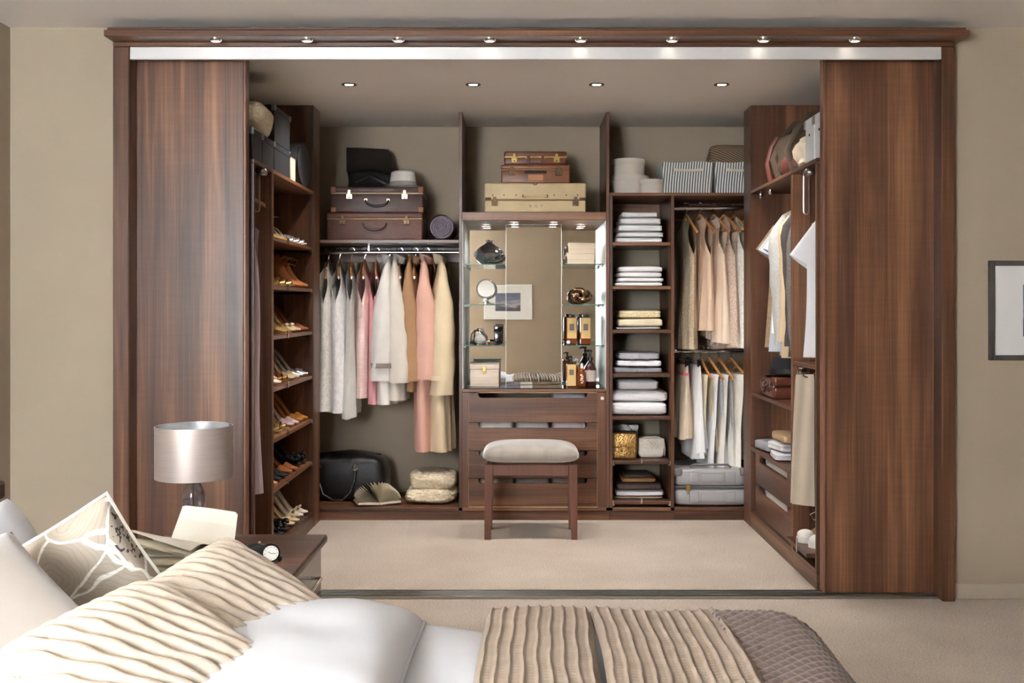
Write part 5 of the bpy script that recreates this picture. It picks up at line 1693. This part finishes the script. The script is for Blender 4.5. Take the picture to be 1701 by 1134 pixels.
folded('folded_sweater', 'white grey folded vest on top of the pale grey T-shirt', 'sweater', 1.39, 5.50, z + .041, .19, .22, .042, FM('ash_marl', (206, 204, 206)), 5, 2, 'folded knitwear in the cabinet', R(7))
folded('folded_sweater', 'camel folded jumper on the pale grey stack', 'sweater', 1.42, 5.50, z + .084, .21, .24, .05, FM('camel_wool', (176, 146, 110)), 6, 1, 'folded knitwear in the cabinet', R(3))
folded('rolled_jumper', 'dark brown rolled jumper behind the camel jumper', 'sweater', 1.60, 5.66, z, .22, .44, .19, FM('cocoa_wool', (84, 66, 58)), 7, 1, 'folded knitwear in the cabinet', R(0), amp=.012)

# top shelf of the right units
S3 = 1.871
t = thing('leather_rucksack', 'olive canvas holdall with red leather trim and straps', 'bag', (1.50, 5.42, S3))
can = mat('olive_canvas', (70, 56, 42), .9, var=.15, vs=20)
rl = mat('oxblood_leather', (94, 46, 38), .5, var=.15)
MB().soft(.36, .46, .25, .5, .6, 40, 16, amp=.03, fr=6, seed=9).build('bag_body', can, t)
for y in (-.20, .10):
    MB().tube([Vector((-.17, y, .02)), Vector((-.195, y + .02, .12)), Vector((-.15, y + .03, .22)), Vector((-.08, y + .03, .30)), Vector((.0, y + .03, .315)), Vector((.1, y + .03, .25))], .012, 8, flat=1.8).build('strap', can, t)
MB().tube([Vector((-.20, .16, .01)), Vector((-.215, .17, .10)), Vector((-.19, .18, .19)), Vector((-.16, .17, .24))], .009, 8, flat=1.6).build('trim_strap', rl, t)
MB().soft(.12, .24, .12, .6, .8, 24, 12, amp=.01, fr=12, seed=2, c=(-.135, -.10, 0)).build('leather_pocket', rl, t)
t = thing('crumpled_scarf', 'crumpled cream scarf beside the white archive boxes', 'scarf', (1.385, 5.045, S3))
MB().soft(.17, .23, .165, .6, .75, 48, 22, amp=.034, fr=12, seed=3).build('cloth', mat('cream_muslin', (232, 216, 190), .95, var=.06, vs=30, bump=.4, bs=60), t)
for k, (y, lab) in enumerate(((4.83, 'white card archive box with a metal-cornered lid beside the scarf'), (4.672, 'white card archive box next to the sliding door'))):
    t = thing('archive_box', lab, 'box', (1.452, y, S3), 0, 'white archive boxes')
    MB().box(-.15, .15, -.07, .07, 0, .19, .002, 1).build('box_body', WHITEP, t)
    li = MB().box(-.153, .153, -.073, .073, .165, .205, .002, 1).build('box_lid', WHITEP, t)
    for sy_ in (-1, 1):
        MB().box(-.1565, -.138, min(sy_ * .0765, sy_ * .058), max(sy_ * .0765, sy_ * .058), .166, .200, .001, 1).build('metal_corner', STEEL, li)
    MB().lathe([(.001, .004), (.006, .003), (.006, 0)], 10, M=Matrix.Translation((-.1503, 0, .13)) @ Matrix.Rotation(R(-90), 4, 'Y')).build('finger_hole', DARKM, t)

# top shelf of the left units
S4 = 1.867
bbx = mat('black_box_card', (38, 38, 42), .6, var=.06)
def storage_box(label, loc, w, d, h):
    t = thing('black_storage_box', label, 'box', loc, 0, 'black storage boxes')
    MB().box(-w / 2, w / 2, -d / 2, d / 2, 0, h - .001, .0015, 1).build('box_body', bbx, t)
    li = MB().box(-w / 2 - .002, w / 2 + .002, -d / 2 - .002, d / 2 + .002, h - .028, h, .0015, 1).build('box_lid', bbx, t)
    for sy_ in (-1, 1):
        for zz in (h - .024, ):
            MB().box(w / 2 - .014, w / 2 + .0045, min(sy_ * (d / 2 + .0045), sy_ * (d / 2 - .014)), max(sy_ * (d / 2 + .0045), sy_ * (d / 2 - .014)), h - .026, h + .002, .001, 1).build('metal_corner', STEEL, li)
    MB().lathe([(.001, .003), (.005, .002), (.005, 0)], 10, M=Matrix.Translation((0, -d / 2 - .0025, h - .05)) @ Matrix.Rotation(R(90), 4, 'X')).build('stud', CHROME, t)
storage_box('black lidded storage box nearest the sliding door under the fleece', (-1.345, 4.72, S4), .36, .17, .135)
storage_box('black lidded storage box in the middle of the row', (-1.345, 4.925, S4), .36, .225, .135)
storage_box('black lidded storage box under the topmost box', (-1.345, 5.215, S4), .36, .335, .135)
storage_box('topmost black lidded storage box beside the cream fleece', (-1.345, 5.215, S4 + .138), .36, .335, .175)
t = thing('fleece_throw', 'cream bobbly fleece folded on the black boxes', 'throw', (-1.305, 4.85, S4 + .138))
fl_ = mat('cream_fleece', (224, 210, 184), .95, var=.15, vs=90, bump=1.0, bs=110)
MB().soft(.31, .42, .15, .5, .7, 60, 26, amp=.034, fr=8, seed=6).build('folded_fleece', fl_, t)
t = thing('drum_case', 'dark grey rounded hat case standing by the end panel', 'case', (-1.225, 5.77, S4))
SYc = Matrix.Translation((0, 0, .122)) @ Matrix.Diagonal((1, 1.42, 1, 1))
mb = MB().tube([Vector((-.055, 0, 0)), Vector((-.05, 0, 0)), Vector((.05, 0, 0)), Vector((.055, 0, 0))], [.115, .12, .12, .115], 48, M=SYc)
mb.build('case_shell', mat('dark_grey_case', (66, 66, 70), .5), t)
for xx in (-.052, .052):
    MB().tube([SYc @ Vector((xx, math.cos(a) * .1195, math.sin(a) * .1195)) for a in [2 * PI * k / 48 for k in range(48)]], .003, 6, closed=True).build('case_rim', DARKM, t)
t = thing('cream_carton', 'small cream carton beside the dark rounded hat case', 'box', (-1.215, 5.485, S4))
MB().box(-.045, .045, -.055, .055, 0, .115, .002, 1).build('carton_body', cream_box, t)
MB().box(-.0455, .0455, -.0555, .0555, .1153, .120, .001, 1).build('carton_flap', cream_box, t)

# ---------------------------------------------------------------- stool
t = thing('dressing_stool', 'walnut dressing stool with padded silver-grey velvet seat', 'stool', (.0505, 5.77, .0005))
SW = mat('stool_walnut', (108, 68, 52), .4, var=.15, vs=6, stretch=(6, 6, .8))
vel = mat('silver_velvet', (142, 131, 121), .55, var=.14, vs=22, sheen=.8, bump=.1, bs=120, stretch=(1, 1, .3))
for sx_ in (-1, 1):
    for sy_ in (-1, 1):
        a = Vector((sx_ * .222, sy_ * .128, 0))
        MB().loft([[Vector((a.x - sx_ * (.0 if z else -.006) + ux * r, a.y + uy * r, z)) for ux, uy in ((-1, -1), (1, -1), (1, 1), (-1, 1))] for z, r in ((0, .017), (.395, .021))]).build('leg', SW, t, smooth=False)
for y in (-.128, .128):
    MB().box(-.20, .20, y - .011, y + .011, .335, .394, .002, 1).build('apron', SW, t, smooth=False)
for x in (-.222, .222):
    MB().box(x - .011, x + .011, -.106, .106, .335, .394, .002, 1).build('apron', SW, t, smooth=False)
mb = MB().soft(.515, .335, .105, .22, .62, 56, 18, bow=.08)
for v in mb.bm.verts:
    k = v.co.z / .105
    s = 1 - .10 * sstep(k, .35, 1.0)
    v.co.x *= s; v.co.y *= s
    v.co.z = .396 + v.co.z * (.98)
mb.build('seat_cushion', vel, t)

# ---------------------------------------------------------------- nightstand and what stands on it
NZ = .52
t = thing('nightstand', 'walnut-topped bedside cabinet with mocha drawers and bar handles', 'nightstand', (-.86, 3.05, .0005))
mocha = mat('mocha_gloss', (112, 96, 84), .25, var=.03, coat=.3)
X0, X1, Y0, Y1 = -.25, .2575, -.29, .28
MB().box(X0, X1, Y0, Y1, NZ - .026, NZ, .007, 3).build('top', WX, t)
MB().box(X0 + .015, X1 - .04, Y0 + .015, Y1 - .012, .04, NZ - .0265, .002, 1).build('carcass', WZ, t, smooth=False)
MB().box(X0 + .03, X1 - .05, Y0 + .03, Y1 - .03, 0, .039, .002, 1).build('plinth', WX, t, smooth=False)
for z0, z1 in ((.352, .488), (.20, .348), (.045, .196)):
    d = MB().box(X1 - .0395, X1 - .018, Y0 + .016, Y1 - .013, z0, z1, .003, 2).build('drawer', mocha, t, smooth=False)
    zc = (z0 + z1) / 2 + .008
    MB().tube([Vector((X1 - .018, -.10, zc)), Vector((X1 + .012, -.10, zc)), Vector((X1 + .014, -.095, zc)), Vector((X1 + .014, .095, zc)), Vector((X1 + .012, .10, zc)), Vector((X1 - .018, .10, zc))], .005, 8).build('handle', CHROME, d)

t = thing('table_lamp', 'table lamp with silver satin drum shade and smoked glass base', 'lamp', (-.940, 3.07, NZ + .001))
sg = mat('smoked_glass', (150, 132, 130), .04, 0, var=0, trans=.85, ior=1.35)
MB().lathe([(.062, 0), (.064, .004), (.058, .010), (.036, .018), (.026, .028)], 40).build('foot', mat('smoked_dark', (60, 50, 52), .15, .2, coat=.5), t)
MB().lathe([(.026, .028), (.033, .048), (.028, .076), (.020, .097), (.026, .120), (.0345, .148), (.030, .176), (.020, .200), (.016, .214), (.016, .222)], 40).build('glass_body', sg, t)
MB().lathe([(.013, .2225), (.013, .232), (.008, .236), (.006, .300)], 18).build('lamp_holder', CHROME, t)
MB().cyl((0, 0, .03), (0, 0, .222), .0035, 8).build('stem', CHROME, t)
shm = mat('silver_satin_shade', (196, 182, 174), .34, .75, var=.05, vs=3, stretch=(3, 3, 60), aniso=.6)
shi = mat('shade_lining', (214, 214, 216), .25, .7, var=.06, vs=30)
mb = MB()
ss = .108
MB().lathe([(ss, .218), (ss, .366)], 64, cap=False).build('lamp_shade', shm, t)
li = MB().lathe([(ss - .002, .219), (ss - .002, .365)], 64, cap=False).build('shade_lining', shi, t)
MB().lathe([(ss - .003, .3655), (ss + .0012, .3655), (ss + .0012, .3625)], 64, cap=False).build('shade_rim', shm, t)
for k in range(3):
    a = 2 * PI * k / 3
    MB().cyl((0, 0, .300), (math.cos(a) * (ss - .002), math.sin(a) * (ss - .002), .345), .0015, 6).build('shade_spoke', CHROME, t)
MB().tube([Vector((-.05, -.04, .003)), Vector((-.10, -.075, .003)), Vector((-.16, -.03, .0035)), Vector((-.20, .05, .0035))], .0028, 6).build('cord', mat('clear_cord', (196, 188, 180), .3), t)

t = thing('alarm_clock', 'black round alarm clock with white dial', 'clock', (-.715, 2.98, NZ + .001), R(20))
t.scale = (.72, .72, .72)
MB().soft(.085, .06, .066, .5, .7, 30, 12, c=(-.03, .012, 0)).build('case', mat('black_bakelite', (22, 21, 22), .3, coat=.3), t)
MB().tube([Vector((.018, -.012, .037)), Vector((.018, -.045, .037))], [.034, .036], 36).build('bezel', mat('gunmetal', (70, 64, 62), .25, .8), t)
MB().tube([Vector((.018, -.0452, .037)), Vector((.018, -.047, .037))], .029, 32).build('dial', mat('clock_dial', (236, 232, 222), .5, var=.01), t)
for k in range(12):
    a = 2 * PI * k / 12
    MB().box(-.0008, .0008, -.0482, -.0472, .022, .026, M=Matrix.Translation((.018, 0, .037)) @ Matrix.Rotation(a, 4, 'Y')).build('hour_mark', blk, t, smooth=False)
for a, ln in ((R(-60), .013), (R(95), .019)):
    MB().box(-.0009, .0009, -.0492, -.0484, 0, ln, M=Matrix.Translation((.018, 0, .037)) @ Matrix.Rotation(a, 4, 'Y')).build('clock_hand', blk, t, smooth=False)
MB().lathe([(.001, .012), (.007, .010), (.007, 0)], 14, (-.02, .01, .062)).build('alarm_button', CHROME, t)
MB().soft(.02, .05, .02, .8, .8, 14, 8, c=(.055, -.01, 0)).build('side_foot', blk, t)

# big open book
t = thing('open_novel', 'thick open book with upright pages on the bedside cabinet', 'book', (-.905, 2.875, NZ + .001), R(-12))
MB().box(-.115, .115, -.085, .085, 0, .004, .001, 1).build('cover', mat('kraft_cover', (196, 152, 110), .7), t, smooth=False)
for k in range(5):
    zc = .006 + .013 * k
    MB().grid(lambda uu, vv, k=k, zc=zc: Vector(((uu - .5) * (.215 - .006 * k), -.082 + .15 * vv, zc + .006 * math.sin(uu * 5 + k * 1.7) * (1 - vv) + .003 * k * (1 - uu))), 12, 3).build('page', PAGE, t, angle=80)
MB().box(-.108, .108, -.06, .078, .004, .052).build('page_block', PAGE, t, smooth=False)
pgl = stripes('text_page_large', (222, 213, 197), (240, 233, 220), .0042, (.12, .3, 1), .4)
pgw = mat('page_cream', (243, 236, 222), .9, var=.02)
for k, (tilt, off, x0, x1, m) in enumerate(((70, .050, -.075, .118, pgw), (64, .042, -.07, .121, pgl), (72, .056, -.07, .112, pgl))):
    MB().grid(lambda uu, vv, tilt=tilt, off=off, x0=x0, x1=x1: Vector((x0 + (x1 - x0) * uu + .02 * vv * (1 - uu) - .012 * vv * uu, off + vv * math.cos(R(tilt)) * .11 + .006 * math.sin(uu * 3), .055 + vv * math.sin(R(tilt)) * .105 - .012 * uu * vv)), 12, 8).build('page', m, t, angle=80)
for k, (a, m) in enumerate(((24, pgl), (14, PAGE))):
    MB().grid(lambda uu, vv, a=a, k=k: Vector((-.105 + .16 * uu - .03 * vv * (1 - uu), .045 - vv * .125 * math.cos(R(a)), .056 + vv * math.sin(R(a)) * .12 * (1.25 - uu) + .012 * math.sin(vv * PI) - .004 * k)), 10, 8).build('page', m, t, angle=80)

# ---------------------------------------------------------------- bed
BX0, BX1, BY0, BY1 = -1.36, .70, 1.15, 2.50
t = thing('double_bed', 'low walnut double bed dressed in white linen', 'bed', (-.34, 1.84, .0005))
b0, b1, c0, c1 = BX0 + .34, BX1 + .34 - .03, BY0 - 1.84, BY1 - 1.84
MB().box(b0 + .03, b1, c0 + .02, c1 - .02, .08, .24, .005, 1).build('bed_base', WX, t, smooth=False)
MB().box(b0 + .03, b1, c0 + .01, c1 - .03, .2405, .43, .04, 4).build('mattress', mat('mattress_ticking', (232, 230, 228), .9), t)
hbm = WY
MB().box(b0 - .03, b0 + .028, c0 - .02, c1 + .235, .02, .735, .006, 2).build('headboard', hbm, t, smooth=False)
MB().box(b0 - .04, b0 + .036, c0 - .03, c1 + .25, .7355, .783, .008, 2).build('headboard_rail', hbm, t, smooth=False)
for x in (b0 + .06, b1 - .05):
    for y in (c0 + .06, c1 - .06):
        MB().box(x - .025, x + .025, y - .025, y + .025, 0, .0795, .004, 1).build('leg', WZ, t, smooth=False)

linen = mat('white_bed_linen', (226, 226, 230), .85, var=.02, vs=4, bump=.05, bs=40)


def sheet(f, nu, nv, thick):
    """closed puffy cover: top surface f plus an underside offset by thick"""
    mb = MB().grid(f, nu, nv)
    return mb


def duv(uu, vv):
    # u along the bed (x), v across: far side hangs down over the mattress edge
    x = -1.28 + (.55 + 1.28) * uu
    s = vv * 1.95
    R0 = .10
    yf = BY1 + .03
    ztop = .492 + .018 * math.sin(x * 7 + 1) * math.sin(s * 5) + .012 * math.sin(x * 17 + s * 9)
    flat = (yf - R0) - BY0
    if s < flat:
        y = BY0 + s; z = ztop
    elif s < flat + R0 * PI / 2:
        a = (s - flat) / R0
        y = yf - R0 + math.sin(a) * R0; z = ztop - R0 + math.cos(a) * R0
    else:
        y = yf + .01 * math.sin(x * 23); z = ztop - R0 - (s - flat - R0 * PI / 2)
    k = sstep(uu, .90, 1.0)
    return Vector((x, y + .006 * math.sin(x * 31) * (z < .4), max(.14, z)))


t = thing('duvet', 'plain white duvet spread over the bed', 'duvet', (0, 0, 0))
mb = MB().grid(duv, 90, 80)
o = mb.build('duvet_cover', linen, t, angle=80)
sol = o.modifiers.new('thickness', 'SOLIDIFY'); sol.thickness = .03; sol.offset = -1


def pillow(name, label, cat, c, ax, ay, w, h, th, m, group=None, pin=.10, amp=.006, fr=7, seed=0, n=40, disp=None, edge=None, belly=.42):
    """cushion: ax = width axis, ay = height axis (world vectors); built around its centre"""
    ax = Vector(ax).normalized(); ay = Vector(ay); ay = (ay - ax * ay.dot(ax)).normalized(); az = ax.cross(ay)
    t = thing(name, label, cat, c, 0, group)
    Mx = Matrix((ax, ay, az)).transposed().to_4x4()

    def f(s):
        def g(uu, vv):
            a = -1 + 2 * uu; b = -1 + 2 * vv
            x = a * w / 2 * (1 - pin * (1 - b * b) * abs(a) ** 3)
            y = b * h / 2 * (1 - pin * (1 - a * a) * abs(b) ** 3)
            tt = (max(0, (1 - a ** 4)) * max(0, (1 - b ** 4))) ** belly
            z = s * th / 2 * tt
            nn = noise.noise_vector(Vector((x * fr + seed, y * fr, s * 2.0 + seed)))
            p = Vector((x, y, z)) + Vector((nn.x * .5, nn.y * .5, nn.z)) * amp * min(1, tt * 2)
            if disp:
                p += disp(a, b, x, y, s) * min(1, tt * 3)
            return p
        return g
    mb = MB()
    for s in (1, -1):
        mb.grid(f(s), n, n, M=Mx)
    mb.build('cover', m, t, angle=85, doubles=.0008)
    if edge is not None:
        pts = []
        for k in range(4 * 16):
            q = k / 16
            i = int(q); fr_ = q - i
            a, b = [(-1 + 2 * fr_, -1), (1, -1 + 2 * fr_), (1 - 2 * fr_, 1), (-1, 1 - 2 * fr_)][i]
            x = a * w / 2 * (1 - pin * (1 - b * b) * abs(a) ** 3); y = b * h / 2 * (1 - pin * (1 - a * a) * abs(b) ** 3)
            pts.append(Mx @ Vector((x, y, 0)))
        MB().tube(pts, .005, 6, closed=True).build('piping', edge, t)
    return t


# white sleeping pillows
pillow('bed_pillow', 'plump white pillow lying next to the ruched cushions', 'pillow', (-.445, 2.07, .52), (0, 1, 0), (-1, 0, .05), .74, .45, .165, linen, pin=.05, amp=.010, seed=2, edge=linen)
pillow('bed_pillow', 'white pillow propped against the headboard', 'pillow', (-1.20, 2.33, .575), (.05, 1, .03), (-.45, 0, 1), .60, .38, .15, linen, pin=.05, amp=.012, seed=5)


def floral():
    t = NT('floral_print'); b = t.bsdf
    tc = t.n('ShaderNodeTexCoord')
    nz = t.n('ShaderNodeTexNoise'); nz.inputs['Scale'].default_value = 9; nz.inputs['Detail'].default_value = 1.5
    t.l(tc.outputs['Object'], nz.inputs['Vector'])
    mx = t.n('ShaderNodeVectorMath', operation='MULTIPLY_ADD'); mx.inputs[1].default_value = (.07, .07, .07)
    t.l(nz.outputs['Color'], mx.inputs[0]); t.l(tc.outputs['Object'], mx.inputs[2])
    vo = t.n('ShaderNodeTexVoronoi', feature='DISTANCE_TO_EDGE'); vo.inputs['Scale'].default_value = 7.5
    t.l(mx.outputs[0], vo.inputs['Vector'])
    rp = t.n('ShaderNodeValToRGB'); e = rp.color_ramp.elements
    e[0].position = .016; e[0].color = lin((232, 228, 220)); e[1].position = .026; e[1].color = lin((168, 154, 138))
    t.l(vo.outputs['Distance'], rp.inputs[0])
    # contour lines of the petals
    vd = t.n('ShaderNodeTexVoronoi'); vd.inputs['Scale'].default_value = 7.5
    t.l(mx.outputs[0], vd.inputs['Vector'])
    m1 = t.n('ShaderNodeMath', operation='MULTIPLY'); m1.inputs[1].default_value = 17; t.l(vd.outputs['Distance'], m1.inputs[0])
    fr = t.n('ShaderNodeMath', operation='FRACT'); t.l(m1.outputs[0], fr.inputs[0])
    lt = t.n('ShaderNodeMath', operation='LESS_THAN'); lt.inputs[1].default_value = .16; t.l(fr.outputs[0], lt.inputs[0])
    k = t.n('ShaderNodeMath', operation='MULTIPLY'); k.inputs[1].default_value = .28; t.l(lt.outputs[0], k.inputs[0])
    mi = t.n('ShaderNodeMix', data_type='RGBA'); t.l(k.outputs[0], mi.inputs[0]); t.l(rp.outputs[0], mi.inputs[6]); mi.inputs[7].default_value = lin((110, 98, 88))
    # dark speckled stamens of one bloom
    ds = t.n('ShaderNodeVectorMath', operation='DISTANCE'); ds.inputs[1].default_value = (.135, .0, .200)
    t.l(tc.outputs['Object'], ds.inputs[0])
    near = t.n('ShaderNodeMath', operation='LESS_THAN'); near.inputs[1].default_value = .075; t.l(ds.outputs['Value'], near.inputs[0])
    sk = t.n('ShaderNodeTexNoise'); sk.inputs['Scale'].default_value = 85; sk.inputs['Detail'].default_value = 1; t.l(tc.outputs['Object'], sk.inputs['Vector'])
    gt = t.n('ShaderNodeMath', operation='GREATER_THAN'); gt.inputs[1].default_value = .56; t.l(sk.outputs['Fac'], gt.inputs[0])
    an = t.n('ShaderNodeMath', operation='MULTIPLY'); t.l(near.outputs[0], an.inputs[0]); t.l(gt.outputs[0], an.inputs[1])
    m2 = t.n('ShaderNodeMix', data_type='RGBA'); t.l(an.outputs[0], m2.inputs[0]); t.l(mi.outputs[2], m2.inputs[6]); m2.inputs[7].default_value = lin((58, 52, 52))
    t.l(m2.outputs[2], b.inputs['Base Color']); b.inputs['Roughness'].default_value = .9
    return t.m



flor = floral()
pc = pillow('floral_cushion', 'taupe cushion printed with large white-edged flowers', 'cushion', (-1.015, 2.40, .535), (.140, .12, -.273), (.353, .05, .173), .42, .45, .15, flor, amp=.005, seed=7, edge=mat('cream_piping2', (216, 208, 196), .8), pin=.06, belly=.36)
velg = mat('grey_velvet_cushion', (142, 131, 122), .85, var=.07, vs=5, sheen=.6, bump=.12, bs=60)
pillow('velvet_cushion', 'plain grey-taupe velvet cushion at the head of the bed', 'cushion', (-1.02, 2.03, .53), (.78, -.35, -.52), (.78, .41, .47), .42, .42, .22, velg, amp=.012, fr=4, seed=11, pin=.06, belly=.40)

ruf = mat('ruched_beige_wool', (186, 170, 152), .95, var=.06, vs=30, bump=.35, bs=220)


def ruche(rows, step, ph):
    """woven pleats: rows of overlapping lens-shaped folds, offset like brickwork"""
    def d(a, b, x, y, s):
        u = x * .92 + y * .38; v = -x * .38 + y * .92
        r = v / rows
        i = math.floor(r); f = r - i
        c = u / step + (.5 if i % 2 else 0) + ph
        q = c - math.floor(c)
        wob = .22 * math.sin(2 * PI * q)
        f2 = min(1, max(0, f + wob * .6))
        hgt = math.sin(PI * f2) ** .6
        slit = math.exp(-((q - .5) / .23) ** 2) * math.exp(-(min(f, 1 - f) / .16) ** 2)
        return Vector((0, 0, s * (.014 * hgt - .026 * slit)))
    return d


ax_, ay_ = (.226, -.04, -.142), (.137, .22, .104)
pillow('ruched_cushion', 'beige wool cushion with woven pleats beside the bedside cabinet', 'cushion', (-.605, 2.21, .566), (.226, -.04, -.142), (.036, .38, .057), .34, .43, .17, ruf, n=150, amp=.010, seed=13, disp=ruche(.033, .10, 0), pin=.03, belly=.36, group='ruched cushions')
pillow('ruched_cushion', 'beige wool cushion with woven pleats leaning on the velvet cushion', 'cushion', (-.675, 1.87, .572), (.20, -.06, -.10), (.05, .36, .06), .34, .40, .17, ruf, n=150, amp=.010, seed=17, disp=ruche(.033, .10, .3), pin=.03, belly=.36, group='ruched cushions')


def over_bed(x, s, lift, yf, R0, foot=None):
    """point on a cloth lying across the bed: s runs from the near side over the far edge; foot bends it down at the bed end"""
    ztop = .495 + lift
    flat = (yf - R0) - BY0
    if s < flat:
        y = BY0 + s; z = ztop; n = Vector((0, 0, 1))
    elif s < flat + R0 * PI / 2:
        a = (s - flat) / R0
        y = yf - R0 + math.sin(a) * R0; z = ztop - R0 + math.cos(a) * R0; n = Vector((0, math.sin(a), math.cos(a)))
    else:
        y = yf; z = ztop - R0 - (s - flat - R0 * PI / 2); n = Vector((0, 1, 0))
    if foot is not None and x > foot:
        Rf = .15
        e = x - foot
        if e < Rf * PI / 2:
            a = e / Rf
            x = foot + math.sin(a) * Rf
            z = z - Rf * (1 - math.cos(a)) * 1.0
            n = (n * math.cos(a) + Vector((1, 0, 0)) * math.sin(a)).normalized()
        else:
            z = z - Rf - (e - Rf * PI / 2)
            x = foot + Rf
            n = Vector((1, 0, 0))
    return Vector((x, y, max(.10, z))), n


thr = mat('taupe_ribbed_cotton', (160, 142, 126), .9, var=.10, vs=25, bump=.15, bs=120)
t = thing('ribbed_throw', 'taupe ribbed throw folded across the bed in two panels', 'throw', (0, 0, 0))
for x0, x1, lift in ((-.085, .158, .028), (.160, .462, .033)):
    def f(uu, vv, x0=x0, x1=x1, lift=lift):
        s = .45 + vv * 1.35
        x = x0 + (x1 - x0) * uu + .006 * math.sin(s * 6 + x0 * 9)
        lf = lift + .008 * math.sin(x * 11 + 1) - .014 * math.exp(-((uu - .0) / .03) ** 2) - .012 * math.exp(-((uu - 1) / .03) ** 2)
        p, n = over_bed(x, s, lf, BY1 + .045, .07)
        r = (uu * (x1 - x0) / .027 + .05 * math.sin(s * 30 + uu * 7)) % 1.0
        rib = .0065 * math.exp(-((r - .5) / .13) ** 2)
        wr = .0020 * math.sin(s * 2 * PI / .0165 + 2.2 * abs(r - .5) * PI + 1.5 * math.sin(uu * 31)) * (1 - math.exp(-((r - .5) / .16) ** 2))
        return p + n * (rib + wr)
    o = MB().grid(f, int((x1 - x0) / .027 * 9), 330).build('throw_panel', thr, t, angle=85)
    sol = o.modifiers.new('thickness', 'SOLIDIFY'); sol.thickness = .012; sol.offset = -1
kn = mat('mocha_satin_knit', (98, 75, 64), .42, var=.12, vs=30, sheen=.4)
t = thing('knitted_bedspread', 'glossy mocha knitted bedspread covering the foot of the bed', 'bedspread', (0, 0, 0))


def fk(uu, vv):
    s = .45 + vv * 1.25
    x = .44 + uu * .60
    p, n = over_bed(x, s, .030 + .012 * math.sin(s * 5), BY1 + .035, .10, .56)
    k = (x * .8 + s * .25) / .020
    row = math.floor(k); f = k - row
    q = (s - x * .3) / .026 + (.5 if row % 2 else 0)
    g = q - math.floor(q)
    st = math.sin(PI * f) ** .7 * (math.sin(PI * g) ** .6)
    return p + n * (.0075 * st)


o = MB().grid(fk, 200, 330).build('knit', kn, t, angle=85)
sol = o.modifiers.new('thickness', 'SOLIDIFY'); sol.thickness = .01; sol.offset = -1
